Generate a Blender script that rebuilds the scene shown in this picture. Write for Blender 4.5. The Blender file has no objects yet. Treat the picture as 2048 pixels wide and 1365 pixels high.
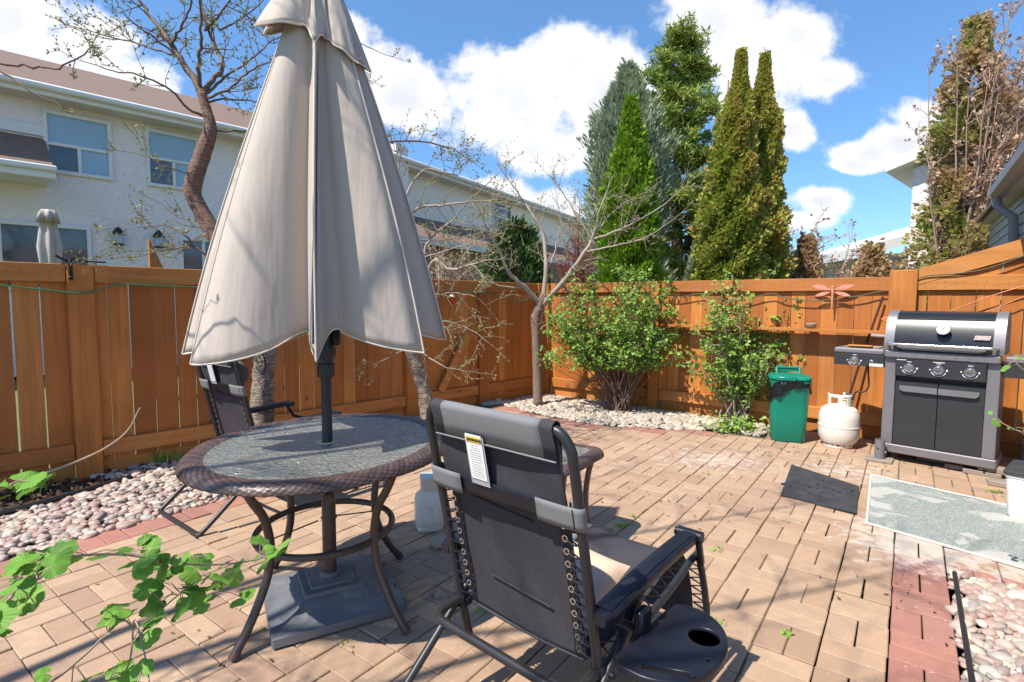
import bpy, math, random
import numpy as np
from mathutils import Vector, Matrix
S = bpy.context.scene
COL = S.collection
PI = math.pi
rad = math.radians

# ------------------------------------------------------------------ camera
CAMZ = 1.45
cd = bpy.data.cameras.new('camera'); cam = bpy.data.objects.new('camera', cd); COL.objects.link(cam)
cd.lens = 36 * 1080 / 2048; cd.clip_start = 0.02; cd.clip_end = 5000
pit, rol = rad(4.2), rad(0.3)
Fv = np.array([0, math.cos(pit), -math.sin(pit)]); U0 = np.array([0, math.sin(pit), math.cos(pit)]); R0 = np.array([1., 0, 0])
Rv = math.cos(rol) * R0 + math.sin(rol) * U0; Uv = math.cos(rol) * U0 - math.sin(rol) * R0
m = Matrix(((Rv[0], Uv[0], -Fv[0], 0), (Rv[1], Uv[1], -Fv[1], 0), (Rv[2], Uv[2], -Fv[2], CAMZ), (0, 0, 0, 1)))
cam.matrix_world = m
S.camera = cam
# ------------------------------------------------------------------ sun, sky, exposure
SUN_AZ = (-0.812, -0.583); SUN_EL = rad(56.5)
sl = bpy.data.lights.new('sun', 'SUN'); sl.energy = 4.7; sl.angle = rad(0.55); sl.color = (1, 0.93, 0.82)
so = bpy.data.objects.new('sun', sl); COL.objects.link(so)
sdir = Vector((SUN_AZ[0] * math.cos(SUN_EL), SUN_AZ[1] * math.cos(SUN_EL), math.sin(SUN_EL))).normalized()
so.rotation_euler = sdir.to_track_quat('Z', 'Y').to_euler(); so.location = sdir * 30
S.view_settings.view_transform = 'Standard'; S.view_settings.look = 'None'
S.view_settings.exposure = 0.60; S.view_settings.gamma = 1
S.cycles.max_bounces = 6; S.cycles.transparent_max_bounces = 24; S.cycles.caustics_reflective = False; S.cycles.caustics_refractive = False

W = bpy.data.worlds.new('World'); S.world = W; W.use_nodes = True
nt = W.node_tree; N = nt.nodes; L = nt.links; N.clear()
def nn(t, nt_=None, **k):
    n = (nt_ or nt).nodes.new(t)
    for a, b in k.items(): setattr(n, a, b)
    return n
def mth(op, a, b=None, c=None, nt_=None, clamp=False):
    T = nt_ or nt
    n = T.nodes.new('ShaderNodeMath'); n.operation = op; n.use_clamp = clamp
    for i, v in enumerate((a, b, c)):
        if v is None: continue
        if isinstance(v, (int, float)): n.inputs[i].default_value = v
        else: T.links.new(v, n.inputs[i])
    return n.outputs[0]
out = nn('ShaderNodeOutputWorld')
sky = nn('ShaderNodeTexSky', sky_type='NISHITA', sun_disc=False); sky.sun_elevation = SUN_EL
sky.sun_rotation = math.atan2(SUN_AZ[0], SUN_AZ[1]); sky.air_density = 1.0; sky.dust_density = 0.2; sky.ozone_density = 3.0
hs = nn('ShaderNodeHueSaturation'); hs.inputs['Saturation'].default_value = 1.04; L.new(sky.outputs[0], hs.inputs['Color'])
bg = nn('ShaderNodeBackground'); bg.inputs[1].default_value = 0.15
tc = nn('ShaderNodeTexCoord'); sp = nn('ShaderNodeSeparateXYZ'); L.new(tc.outputs['Generated'], sp.inputs[0])
hr = nn('ShaderNodeValToRGB'); he = hr.color_ramp.elements; he[0].position = 0; he[0].color = (.46, .62, .80, 1); he[1].position = .5; he[1].color = (.72, .91, 1.0, 1); L.new(sp.outputs[2], hr.inputs[0])
hm = nn('ShaderNodeMix', data_type='RGBA', blend_type='MULTIPLY'); hm.inputs[0].default_value = 1; L.new(hs.outputs[0], hm.inputs[6]); L.new(hr.outputs[0], hm.inputs[7]); L.new(hm.outputs[2], bg.inputs[0])
ay = mth('MAXIMUM', mth('ABSOLUTE', sp.outputs[1]), 0.05)
su = mth('DIVIDE', sp.outputs[0], ay); sw = mth('DIVIDE', sp.outputs[2], ay)
# cumulus banks: (azimuth tangent, height tangent, half width, half height)
CL = [(-1.0, .58, .13, .09), (-0.90, .50, .15, .08), (-.80, .43, .15, .08), (-.68, .38, .12, .06),
      (-.28, .40, .14, .085), (-.30, .47, .07, .06), (-.2, .36, .12, .07), (.0, .36, .17, .12), (.1, .42, .12, .09), (.2, .36, .15, .13), (.05, .27, .11, .06),
      (.36, .50, .12, .10), (.43, .42, .12, .14), (.5, .47, .09, .09), (.57, .40, .08, .05), (.5, .31, .05, .05), (-.05, .19, .12, .05), (.08, .17, .1, .05),
      (.64, .27, .09, .035), (.70, .29, .1, .05), (.76, .33, .1, .05), (.56, .185, .075, .035), (.52, .15, .09, .03), (.85, .30, .1, .06),
      (.72, .585, .055, .022), (.79, .615, .06, .02), (-.1, .1, .2, .04), (.62, .25, .07, .02)]
cmb = nn('ShaderNodeCombineXYZ'); L.new(su, cmb.inputs[0]); L.new(sw, cmb.inputs[1])
nz = nn('ShaderNodeTexNoise'); nz.inputs['Scale'].default_value = 9; nz.inputs['Detail'].default_value = 9; nz.inputs['Roughness'].default_value = .6
L.new(cmb.outputs[0], nz.inputs['Vector'])
nz2 = nn('ShaderNodeTexNoise'); nz2.inputs['Scale'].default_value = 3.2; nz2.inputs['Detail'].default_value = 5; L.new(cmb.outputs[0], nz2.inputs['Vector'])
acc = None; under = None
for (cx, cy, rx, ry) in CL:
    mp = nn('ShaderNodeVectorMath', operation='SUBTRACT'); L.new(cmb.outputs[0], mp.inputs[0]); mp.inputs[1].default_value = (cx, cy, 0)
    dv = nn('ShaderNodeVectorMath', operation='MULTIPLY'); L.new(mp.outputs[0], dv.inputs[0]); dv.inputs[1].default_value = (1 / rx, 1 / ry, 0)
    ln = nn('ShaderNodeVectorMath', operation='LENGTH'); L.new(dv.outputs[0], ln.inputs[0])
    f = mth('SUBTRACT', 1.0, ln.outputs['Value'])
    acc = f if acc is None else mth('SMOOTH_MAX', acc, f, 0.25)
nzc = mth('MULTIPLY', mth('SUBTRACT', nz.outputs[0], .5), 1.9)
fld = mth('ADD', acc, nzc)
fld = mth('ADD', fld, mth('MULTIPLY', mth('SUBTRACT', nz2.outputs[0], .5), .7))
cov = nn('ShaderNodeMapRange', interpolation_type='SMOOTHSTEP'); cov.inputs[1].default_value = .04; cov.inputs[2].default_value = .46; L.new(fld, cov.inputs[0])
den = nn('ShaderNodeMapRange', interpolation_type='SMOOTHSTEP'); den.inputs[1].default_value = .30; den.inputs[2].default_value = 1.1; L.new(fld, den.inputs[0])
ccol = nn('ShaderNodeMix', data_type='RGBA'); ccol.inputs[6].default_value = (1, 1, 1.02, 1); ccol.inputs[7].default_value = (.74, .77, .84, 1)
nz3 = nn('ShaderNodeTexNoise'); nz3.inputs['Scale'].default_value = 6; nz3.inputs['Detail'].default_value = 4; L.new(cmb.outputs[0], nz3.inputs['Vector'])
L.new(mth('MULTIPLY', den.outputs[0], mth('MULTIPLY', nz3.outputs[0], 1.5, clamp=True)), ccol.inputs[0])
bg2 = nn('ShaderNodeBackground'); L.new(ccol.outputs[2], bg2.inputs[0]); bg2.inputs[1].default_value = .74
mx = nn('ShaderNodeMixShader'); L.new(cov.outputs[0], mx.inputs[0]); L.new(bg.outputs[0], mx.inputs[1]); L.new(bg2.outputs[0], mx.inputs[2])
L.new(mx.outputs[0], out.inputs[0])

# ------------------------------------------------------------------ survey helpers (site measured from the viewpoint)
def ray(x, y): return Fv + Rv * (x - 1024) / 1080 - Uv * (y - 682.5) / 1080
def G(x, y, z=0):
    d = ray(x, y); t = (z - CAMZ) / d[2]; return Vector((d[0] * t, d[1] * t, z))
def D(x, y, Y):
    d = ray(x, y); t = Y / d[1]; return Vector((d[0] * t, Y, CAMZ + d[2] * t))

# ------------------------------------------------------------------ mesh helpers
class MB:
    def __init__(s): s.v = []; s.f = []; s.r = []; s.n = 0; s.uv = None
    def add(s, v, f, r=0.5):
        v = np.asarray(v, float).reshape(-1, 3)
        s.v.append(v); s.f.extend([tuple(int(i) + s.n for i in q) for q in f]); s.n += len(v)
        s.r.append(np.full(len(v), r) if np.isscalar(r) else np.asarray(r, float)); return s
    def box(s, c, d, R=None, r=None, bev=0.0):
        x, y, z = [q / 2 for q in d]
        if bev > 0:
            b = min(bev, x * .9, y * .9, z * .9); vs = []
            for sx in (-1, 1):
                for sy in (-1, 1):
                    for sz in (-1, 1):
                        vs += [(sx * x, sy * (y - b), sz * (z - b)), (sx * (x - b), sy * y, sz * (z - b)), (sx * (x - b), sy * (y - b), sz * z)]
            def ix(sx, sy, sz, k): return (((sx > 0) * 2 + (sy > 0)) * 2 + (sz > 0)) * 3 + k
            fs = []
            for k in range(3):
                a_, b_ = [(1, 2), (2, 0), (0, 1)][k]
                for sg in (-1, 1):
                    q = []
                    for (p1, p2) in ((-1, -1), (1, -1), (1, 1), (-1, 1)):
                        t = [0, 0, 0]; t[k] = sg; t[a_] = p1; t[b_] = p2; q.append(ix(*t, k))
                    fs.append(q if sg > 0 else q[::-1])
            for k in range(3):
                a_, b_ = [(1, 2), (2, 0), (0, 1)][k]
                for p1 in (-1, 1):
                    for p2 in (-1, 1):
                        t0 = [0, 0, 0]; t0[a_] = p1; t0[b_] = p2; t1 = list(t0); t0[k] = -1; t1[k] = 1
                        q = [ix(*t0, a_), ix(*t1, a_), ix(*t1, b_), ix(*t0, b_)]
                        fs.append(q if p1 * p2 < 0 else q[::-1])
            for sx in (-1, 1):
                for sy in (-1, 1):
                    for sz in (-1, 1):
                        q = [ix(sx, sy, sz, 0), ix(sx, sy, sz, 1), ix(sx, sy, sz, 2)]
                        fs.append(q if sx * sy * sz > 0 else q[::-1])
            v = np.array(vs)
        else:
            v = np.array([(a, b, c_) for a in (-x, x) for b in (-y, y) for c_ in (-z, z)])
            fs = [(0, 1, 3, 2), (4, 6, 7, 5), (0, 4, 5, 1), (2, 3, 7, 6), (0, 2, 6, 4), (1, 5, 7, 3)]
        if R is not None: v = v @ np.array(R).T
        return s.add(v + np.array(c, float), fs, random.random() if r is None else r)
    def tube(s, pts, rads, n=8, r=.5, caps=True, flat=1.0):
        P = np.array([tuple(p) for p in pts], float); k = len(P)
        Rr = np.full(k, rads) if np.isscalar(rads) else np.array(rads, float)
        T = np.gradient(P, axis=0); T /= np.maximum(np.linalg.norm(T, axis=1), 1e-9)[:, None]
        a = np.array([0, 0, 1.]) if abs(T[0][2]) < .9 else np.array([1., 0, 0])
        Nn = np.cross(T[0], a); Nn /= np.linalg.norm(Nn); V = []
        ang = np.arange(n) * 2 * PI / n
        for i in range(k):
            Nn = Nn - T[i] * (Nn @ T[i]); Nn /= max(np.linalg.norm(Nn), 1e-9); B = np.cross(T[i], Nn)
            V.append(P[i] + Rr[i] * (np.cos(ang)[:, None] * Nn + flat * np.sin(ang)[:, None] * B))
        F = [(i * n + j, i * n + (j + 1) % n, (i + 1) * n + (j + 1) % n, (i + 1) * n + j) for i in range(k - 1) for j in range(n)]
        if caps: F += [tuple(range(n))[::-1], tuple((k - 1) * n + j for j in range(n))]
        return s.add(np.concatenate(V), F, r)
    def lathe(s, prof, c=(0, 0, 0), n=32, R=None, r=.5, sx=1, sy=1):
        V = []; ang = np.arange(n) * 2 * PI / n
        for (q, z) in prof: V.append(np.c_[q * np.cos(ang) * sx, q * np.sin(ang) * sy, np.full(n, z)])
        k = len(prof); V = np.concatenate(V)
        if R is not None: V = V @ np.array(R).T
        F = [(i * n + j, i * n + (j + 1) % n, (i + 1) * n + (j + 1) % n, (i + 1) * n + j) for i in range(k - 1) for j in range(n)]
        F += [tuple(range(n))[::-1], tuple((k - 1) * n + j for j in range(n))]
        return s.add(V + np.array(c, float), F, r)
    def grid(s, A, r=.5, closed_u=False):
        A = np.asarray(A, float); nu, nv = A.shape[:2]
        F = [(i * nv + j, ((i + 1) % nu) * nv + j, ((i + 1) % nu) * nv + j + 1, i * nv + j + 1) for i in range(nu if closed_u else nu - 1) for j in range(nv - 1)]
        return s.add(A.reshape(-1, 3), F, r)
    def prism(s, poly, z0, z1, r=.5):
        k = len(poly); V = [(x, y, z0) for x, y in poly] + [(x, y, z1) for x, y in poly]
        F = [tuple(range(k))[::-1], tuple(range(k, 2 * k))] + [(i, (i + 1) % k, (i + 1) % k + k, i + k) for i in range(k)]
        return s.add(V, F, r)
    def xf(s, R, t):
        s.v = [v @ np.array(R).T + np.array(t, float) for v in s.v]; return s
    def build(s, name, mat, parent=None, smooth=True, auto=40):
        me = bpy.data.meshes.new(name)
        if s.n == 0: s.add([(0, 0, 0), (0.001, 0, 0), (0, .001, 0)], [(0, 1, 2)])
        v = np.concatenate(s.v); me.from_pydata(v.tolist(), [], s.f); 
        at = me.attributes.new('rnd', 'FLOAT', 'POINT'); at.data.foreach_set('value', np.concatenate(s.r).astype(np.float32))
        me.materials.append(mat)
        o = bpy.data.objects.new(name, me); COL.objects.link(o)
        if smooth:
            me.polygons.foreach_set('use_smooth', [True] * len(me.polygons))
            if auto: me.set_sharp_from_angle(angle=rad(auto))
        me.update()
        if parent is not None: o.parent = parent
        return o
def big(name, V, nper, mat, rn, parent=None, smooth=False):
    """fast mesh of many equal polygons: V (k*nper,3)"""
    me = bpy.data.meshes.new(name); nv = len(V); k = nv // nper
    me.vertices.add(nv); me.vertices.foreach_set('co', np.asarray(V, np.float32).ravel())
    me.loops.add(nv); me.loops.foreach_set('vertex_index', np.arange(nv, dtype=np.int32))
    me.polygons.add(k); me.polygons.foreach_set('loop_start', (np.arange(k) * nper).astype(np.int32)); me.polygons.foreach_set('loop_total', np.full(k, nper, np.int32))
    me.update(calc_edges=True); me.validate()
    at = me.attributes.new('rnd', 'FLOAT', 'POINT'); at.data.foreach_set('value', np.repeat(rn, nper).astype(np.float32))
    me.materials.append(mat); o = bpy.data.objects.new(name, me); COL.objects.link(o)
    if parent is not None: o.parent = parent
    return o
def instmesh(name, bv, bf, M, T, rn, mat, parent=None):
    """k copies of base mesh merged; M (k,3,3) T (k,3)"""
    bv = np.asarray(bv, float); k = len(T); nb = len(bv)
    V = np.einsum('kij,nj->kni', M, bv) + T[:, None, :]
    f = np.asarray(bf); nf, w = f.shape
    F = (f[None] + (np.arange(k) * nb)[:, None, None]).reshape(-1)
    me = bpy.data.meshes.new(name); me.vertices.add(k * nb); me.vertices.foreach_set('co', V.astype(np.float32).ravel())
    me.loops.add(len(F)); me.loops.foreach_set('vertex_index', F.astype(np.int32))
    me.polygons.add(k * nf); me.polygons.foreach_set('loop_start', (np.arange(k * nf) * w).astype(np.int32)); me.polygons.foreach_set('loop_total', np.full(k * nf, w, np.int32))
    me.update(calc_edges=True)
    me.polygons.foreach_set('use_smooth', [True] * (k * nf))
    at = me.attributes.new('rnd', 'FLOAT', 'POINT'); at.data.foreach_set('value', np.repeat(rn, nb).astype(np.float32))
    me.materials.append(mat); o = bpy.data.objects.new(name, me); COL.objects.link(o)
    if parent is not None: o.parent = parent
    return o
def tag(o, label=None, cat=None, group=None, kind=None):
    if label: o['label'] = label
    if cat: o['category'] = cat
    if group: o['group'] = group
    if kind: o['kind'] = kind
    return o
def empty(name, loc=(0, 0, 0), rz=0, label=None, cat=None, group=None):
    o = bpy.data.objects.new(name, None); COL.objects.link(o); o.location = loc; o.rotation_euler = (0, 0, rz); o.empty_display_size = .1
    return tag(o, label, cat, group)
def copy_tree(o, parent=None):
    c = o.copy(); COL.objects.link(c); c.parent = parent
    for ch in list(o.children): copy_tree(ch, c)
    return c
def plate(name, outer, holes, z0, thick, mat, parent=None, bev=0.0):
    cu = bpy.data.curves.new(name, 'CURVE'); cu.dimensions = '2D'; cu.fill_mode = 'BOTH'; cu.extrude = thick / 2 - bev; cu.bevel_depth = bev; cu.bevel_resolution = 1
    for poly in [outer] + list(holes):
        sp_ = cu.splines.new('POLY'); sp_.points.add(len(poly) - 1); sp_.use_cyclic_u = True
        for p, q in zip(sp_.points, poly): p.co = (q[0], q[1], 0, 1)
    t = bpy.data.objects.new(name + 'c', cu); me = bpy.data.meshes.new_from_object(t); bpy.data.objects.remove(t); bpy.data.curves.remove(cu)
    me.materials.clear(); me.materials.append(mat)
    for v in me.vertices: v.co.z += z0
    o = bpy.data.objects.new(name, me); COL.objects.link(o)
    if parent is not None: o.parent = parent
    return o
def text(name, body, size, mat, M, parent=None, ext=.0008, space=1.0, bold=0.0):
    cu = bpy.data.curves.new(name, 'FONT'); cu.body = body; cu.size = size; cu.extrude = ext; cu.align_x = 'CENTER'; cu.align_y = 'CENTER'; cu.space_character = space; cu.offset = bold
    t = bpy.data.objects.new(name + 'c', cu); me = bpy.data.meshes.new_from_object(t); bpy.data.objects.remove(t); bpy.data.curves.remove(cu)
    me.materials.clear(); me.materials.append(mat); me.transform(M)
    o = bpy.data.objects.new(name, me); COL.objects.link(o)
    if parent is not None: o.parent = parent
    return o
def circ(cx, cy, rx, ry=None, n=28, a0=0, a1=2 * PI, rot=0):
    ry = rx if ry is None else ry; o = []
    for i in range(n):
        a = a0 + (a1 - a0) * i / (n if abs(a1 - a0 - 2 * PI) < 1e-6 else n - 1); x, y = rx * math.cos(a), ry * math.sin(a)
        o.append((cx + x * math.cos(rot) - y * math.sin(rot), cy + x * math.sin(rot) + y * math.cos(rot)))
    return o
def rrect(x0, y0, x1, y1, r, n=6):
    o = []
    for cx, cy, a in ((x1 - r, y1 - r, 0), (x0 + r, y1 - r, 90), (x0 + r, y0 + r, 180), (x1 - r, y0 + r, 270)):
        for i in range(n + 1): t = rad(a + 90 * i / n); o.append((cx + r * math.cos(t), cy + r * math.sin(t)))
    return o
def smooth_path(pts, n=8):
    P = [Vector(p) for p in pts]; P = [P[0] * 2 - P[1]] + P + [P[-1] * 2 - P[-2]]; o = []
    for i in range(1, len(P) - 2):
        for k in range(n):
            t = k / n; a, b, c, d = P[i - 1:i + 3]
            o.append(.5 * ((2 * b) + (-a + c) * t + (2 * a - 5 * b + 4 * c - d) * t * t + (-a + 3 * b - 3 * c + d) * t ** 3))
    o.append(P[-2]); return o
def RZ(a): return np.array([[math.cos(a), -math.sin(a), 0], [math.sin(a), math.cos(a), 0], [0, 0, 1]])
def RX(a): return np.array([[1, 0, 0], [0, math.cos(a), -math.sin(a)], [0, math.sin(a), math.cos(a)]])
def RY(a): return np.array([[math.cos(a), 0, math.sin(a)], [0, 1, 0], [-math.sin(a), 0, math.cos(a)]])
rs = np.random.RandomState
def rotmats(n, rng, tilt=PI):
    q = rng.normal(size=(n, 4)); q /= np.linalg.norm(q, axis=1)[:, None]; w, x, y, z = q.T
    return np.stack([1 - 2 * (y * y + z * z), 2 * (x * y - z * w), 2 * (x * z + y * w), 2 * (x * y + z * w), 1 - 2 * (x * x + z * z), 2 * (y * z - x * w),
                     2 * (x * z - y * w), 2 * (y * z + x * w), 1 - 2 * (x * x + y * y)], 1).reshape(n, 3, 3)

# ------------------------------------------------------------------ materials
def C4(c): return (c[0], c[1], c[2], 1)
def mat(name, col, rough=.6, metal=0, cols=None, nscale=0, nmix=.3, ncol=None, bump=0, bscale=200, stretch=(1, 1, 1), trans=0, coat=0, spec=None, space='Object', detail=4, bdist=.002, wave=None):
    M_ = bpy.data.materials.new(name); M_.use_nodes = True; t = M_.node_tree; t.nodes.clear()
    o = nn('ShaderNodeOutputMaterial', t); p = nn('ShaderNodeBsdfPrincipled', t); lk = t.links.new
    p.inputs['Roughness'].default_value = rough; p.inputs['Metallic'].default_value = metal
    if coat: p.inputs['Coat Weight'].default_value = coat; p.inputs['Coat Roughness'].default_value = .12
    if spec is not None: p.inputs['Specular IOR Level'].default_value = spec
    cur = None
    if cols:   # colour ramp over per-element random value
        at = nn('ShaderNodeAttribute', t, attribute_name='rnd'); cr = nn('ShaderNodeValToRGB', t)
        while len(cr.color_ramp.elements) < len(cols): cr.color_ramp.elements.new(.5)
        for i, c in enumerate(cols): cr.color_ramp.elements[i].position = i / (len(cols) - 1); cr.color_ramp.elements[i].color = C4(c)
        lk(at.outputs['Fac'], cr.inputs[0]); cur = cr.outputs[0]
    tc_ = nn('ShaderNodeTexCoord', t); mp = nn('ShaderNodeMapping', t); mp.inputs['Scale'].default_value = stretch; lk(tc_.outputs[space], mp.inputs[0])
    if nscale:
        nzz = nn('ShaderNodeTexNoise', t); nzz.inputs['Scale'].default_value = nscale; nzz.inputs['Detail'].default_value = detail; nzz.inputs['Roughness'].default_value = .62; lk(mp.outputs[0], nzz.inputs['Vector'])
        cr2 = nn('ShaderNodeMapRange', t); cr2.inputs[1].default_value = .32; cr2.inputs[2].default_value = .68; lk(nzz.outputs[0], cr2.inputs[0])
        mm = nn('ShaderNodeMix', t, data_type='RGBA'); lk(mth('MULTIPLY', cr2.outputs[0], nmix, nt_=t), mm.inputs[0])
        if cur is not None: lk(cur, mm.inputs[6])
        else: mm.inputs[6].default_value = C4(col)
        mm.inputs[7].default_value = C4(ncol if ncol is not None else [q * .55 for q in col]); cur = mm.outputs[2]
    if cur is not None: lk(cur, p.inputs['Base Color'])
    else: p.inputs['Base Color'].default_value = C4(col)
    if bump:
        nb = nn('ShaderNodeTexNoise', t); nb.inputs['Scale'].default_value = bscale; nb.inputs['Detail'].default_value = 3; lk(mp.outputs[0], nb.inputs['Vector'])
        bp = nn('ShaderNodeBump', t); bp.inputs['Strength'].default_value = bump; bp.inputs['Distance'].default_value = bdist; lk(nb.outputs[0], bp.inputs['Height']); lk(bp.outputs[0], p.inputs['Normal'])
    if trans:
        tr = nn('ShaderNodeBsdfTranslucent', t); ms = nn('ShaderNodeMixShader', t); ms.inputs[0].default_value = trans
        if cur is not None: lk(cur, tr.inputs[0])
        else: tr.inputs[0].default_value = C4(col)
        lk(p.outputs[0], ms.inputs[1]); lk(tr.outputs[0], ms.inputs[2]); lk(ms.outputs[0], o.inputs[0])
    else: lk(p.outputs[0], o.inputs[0])
    return M_
def wood(name, axis, c1, c2, c3):
    """stained cedar: long grain bands along axis, knots, per-board tone"""
    st = {'z': (9, 9, .55), 'x': (.55, 9, 9)}[axis]
    M_ = mat(name, c1, .62, cols=[c1, c2, c3, c1], nscale=3.0, nmix=.55, ncol=[q * .5 for q in c1], stretch=st, detail=6, bump=.35, bscale=14, bdist=.004)
    t = M_.node_tree; p = [n for n in t.nodes if n.type == 'BSDF_PRINCIPLED'][0]; src = p.inputs['Base Color'].links[0].from_socket; lk = t.links.new
    tcx = [n for n in t.nodes if n.type == 'TEX_COORD'][0]
    vo = nn('ShaderNodeTexVoronoi', t); vo.inputs['Scale'].default_value = 3.1; mp = nn('ShaderNodeMapping', t)
    mp.inputs['Scale'].default_value = (1, 1, .55) if axis == 'z' else (.55, 1, 1); lk(tcx.outputs['Object'], mp.inputs[0]); lk(mp.outputs[0], vo.inputs['Vector'])
    kn = nn('ShaderNodeMapRange', t); kn.inputs[1].default_value = .085; kn.inputs[2].default_value = .03; lk(vo.outputs['Distance'], kn.inputs[0])
    mm = nn('ShaderNodeMix', t, data_type='RGBA'); lk(mth('MULTIPLY', kn.outputs[0], .8, nt_=t), mm.inputs[0]); lk(src, mm.inputs[6]); mm.inputs[7].default_value = C4((c1[0] * .3, c1[1] * .22, c1[2] * .2))
    # weathering patches
    n2 = nn('ShaderNodeTexNoise', t); n2.inputs['Scale'].default_value = 1.6; n2.inputs['Detail'].default_value = 5; lk(tcx.outputs['Object'], n2.inputs['Vector'])
    m2 = nn('ShaderNodeMix', t, data_type='RGBA', blend_type='MULTIPLY'); cr = nn('ShaderNodeMapRange', t); cr.inputs[1].default_value = .45; cr.inputs[2].default_value = .75; lk(n2.outputs[0], cr.inputs[0])
    lk(mth('MULTIPLY', cr.outputs[0], .5, nt_=t), m2.inputs[0]); lk(mm.outputs[2], m2.inputs[6]); m2.inputs[7].default_value = (.55, .48, .42, 1)
    lk(m2.outputs[2], p.inputs['Base Color']); return M_
M = {}
WA, WB, WC = (.55, .185, .032), (.72, .290, .064), (.38, .112, .020)
M['boardv'] = wood('cedar_upright', 'z', WA, WB, WC); M['boardh'] = wood('cedar_level', 'x', (.60, .235, .052), (.67, .275, .068), (.50, .175, .036))
M['paver'] = mat('paver_stone', (.4, .29, .2), .9, cols=[(.34, .215, .14), (.47, .315, .20), (.39, .255, .165), (.49, .34, .22), (.36, .22, .15)], nscale=11, nmix=.45, ncol=(.27, .19, .14), bump=.8, bscale=130, bdist=.0022, detail=8)
M['paver_red'] = mat('paver_stone_red', (.4, .2, .15), .85, cols=[(.36, .15, .11), (.42, .19, .14), (.33, .15, .115), (.40, .20, .15)], nscale=11, nmix=.45, ncol=(.25, .13, .11), bump=.8, bscale=130, bdist=.0022, detail=8)
M['sand'] = mat('joint_sand', (.10, .075, .05), .95, nscale=60, nmix=.6, ncol=(.2, .15, .1), bump=.8, bscale=300)
M['soil'] = mat('dark_soil', (.07, .045, .03), .95, nscale=20, nmix=.7, ncol=(.025, .017, .012), bump=1, bscale=120, bdist=.01)
M['lawn'] = mat('lawn', (.12, .15, .06), .9, nscale=6, nmix=.6, ncol=(.18, .18, .09), bump=.5, bscale=60)
M['pebble'] = mat('river_pebble', (.4, .35, .3), .55, cols=[(.22, .18, .17), (.50, .36, .30), (.36, .24, .21), (.60, .52, .43), (.44, .27, .22), (.28, .25, .235), (.64, .58, .49), (.42, .31, .26)], nscale=40, nmix=.25, bump=.15, bscale=150)
M['pebble_pale'] = mat('pale_pebble', (.5, .44, .36), .6, cols=[(.30, .255, .21), (.52, .45, .36), (.42, .35, .28), (.60, .54, .45), (.36, .30, .25)], nscale=40, nmix=.25, bump=.15, bscale=150)
M['mulch'] = mat('bark_mulch', (.1, .05, .03), .9, cols=[(.05, .025, .015), (.13, .06, .035), (.19, .10, .055), (.08, .04, .025)], nscale=30, nmix=.4)
M['bark'] = mat('cherry_bark', (.15, .07, .045), .8, nscale=14, nmix=.7, ncol=(.30, .20, .15), stretch=(1, 1, 4), bump=1, bscale=40, bdist=.01)
M['bark_peel'] = mat('peeling_pale_bark', (.47, .39, .31), .8, nscale=22, nmix=.95, ncol=(.10, .065, .045), stretch=(1, 1, 1.8), bump=1.2, bscale=45, bdist=.02, detail=8)
M['bark_grey'] = mat('grey_brown_bark', (.30, .22, .17), .85, nscale=18, nmix=.8, ncol=(.12, .08, .06), stretch=(1, 1, 5), bump=1, bscale=60, bdist=.006)
M['twig'] = mat('pale_twig', (.40, .33, .26), .8, nscale=30, nmix=.5)
M['twig_dark'] = mat('dark_twig', (.12, .075, .055), .8, nscale=30, nmix=.5, ncol=(.28, .2, .15))
M['twig_red'] = mat('red_twig', (.25, .07, .06), .7)
M['twig_tan'] = mat('tan_twig', (.36, .25, .19), .8)
def leafm(name, cols, tr=.35): return mat(name, cols[0], .55, cols=cols, trans=tr, spec=.3)
M['leaf_bright'] = leafm('young_leaf', [(.20, .36, .05), (.32, .50, .09), (.14, .28, .04), (.45, .60, .16)])
M['leaf_currant'] = leafm('currant_leaf', [(.11, .26, .03), (.20, .42, .06), (.16, .34, .045), (.42, .60, .14)])
M['bud'] = leafm('leaf_bud', [(.24, .26, .06), (.34, .34, .12), (.20, .16, .06)], .2)
M['cedar'] = leafm('cedar_foliage', [(.10, .15, .02), (.26, .34, .05), (.42, .46, .08), (.44, .30, .10), (.36, .42, .06)], .32)
M['cedar_rust'] = leafm('rusty_cedar_foliage', [(.16, .24, .04), (.36, .40, .09), (.52, .40, .20), (.60, .40, .25), (.52, .36, .24)], .42)
M['arbor'] = leafm('green_arborvitae_foliage', [(.06, .13, .015), (.15, .28, .02), (.28, .42, .04), (.17, .31, .02)], .3)
M['juniper'] = leafm('blue_juniper_foliage', [(.14, .19, .09), (.30, .36, .22), (.42, .46, .32), (.22, .29, .14)], .3)
M['pine'] = leafm('pine_needles', [(.09, .14, .02), (.22, .30, .05), (.38, .44, .10), (.14, .20, .03)], .25)
M['spruce_dark'] = leafm('dark_needles', [(.02, .05, .015), (.06, .11, .03), (.10, .17, .04)], .12)
M['dead'] = leafm('dead_foliage', [(.48, .31, .21), (.55, .40, .30), (.40, .24, .15), (.52, .42, .34)], .2)
M['stucco'] = mat('white_stucco', (.88, .80, .78), .9, nscale=1.2, nmix=.22, ncol=(.74, .66, .64), bump=1, bscale=9, bdist=.05, stretch=(1, 1, 1.7), detail=8)
M['stucco_cream'] = mat('cream_stucco', (.90, .86, .76), .9, nscale=1, nmix=.15, bump=.6, bscale=9, bdist=.03)
M['shingle'] = mat('brown_shingle', (.25, .165, .125), .9, nscale=5, nmix=.7, ncol=(.14, .09, .07), stretch=(1, 4, 4), bump=.6, bscale=14, bdist=.02, detail=8)
M['trim'] = mat('white_trim', (.76, .75, .73), .5, nscale=3, nmix=.12)
M['soffit'] = mat('tan_soffit', (.66, .62, .56), .6, nscale=3, nmix=.2)
M['glass_blue'] = mat('window_pane', (.30, .44, .55), .12, spec=.8)
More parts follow.
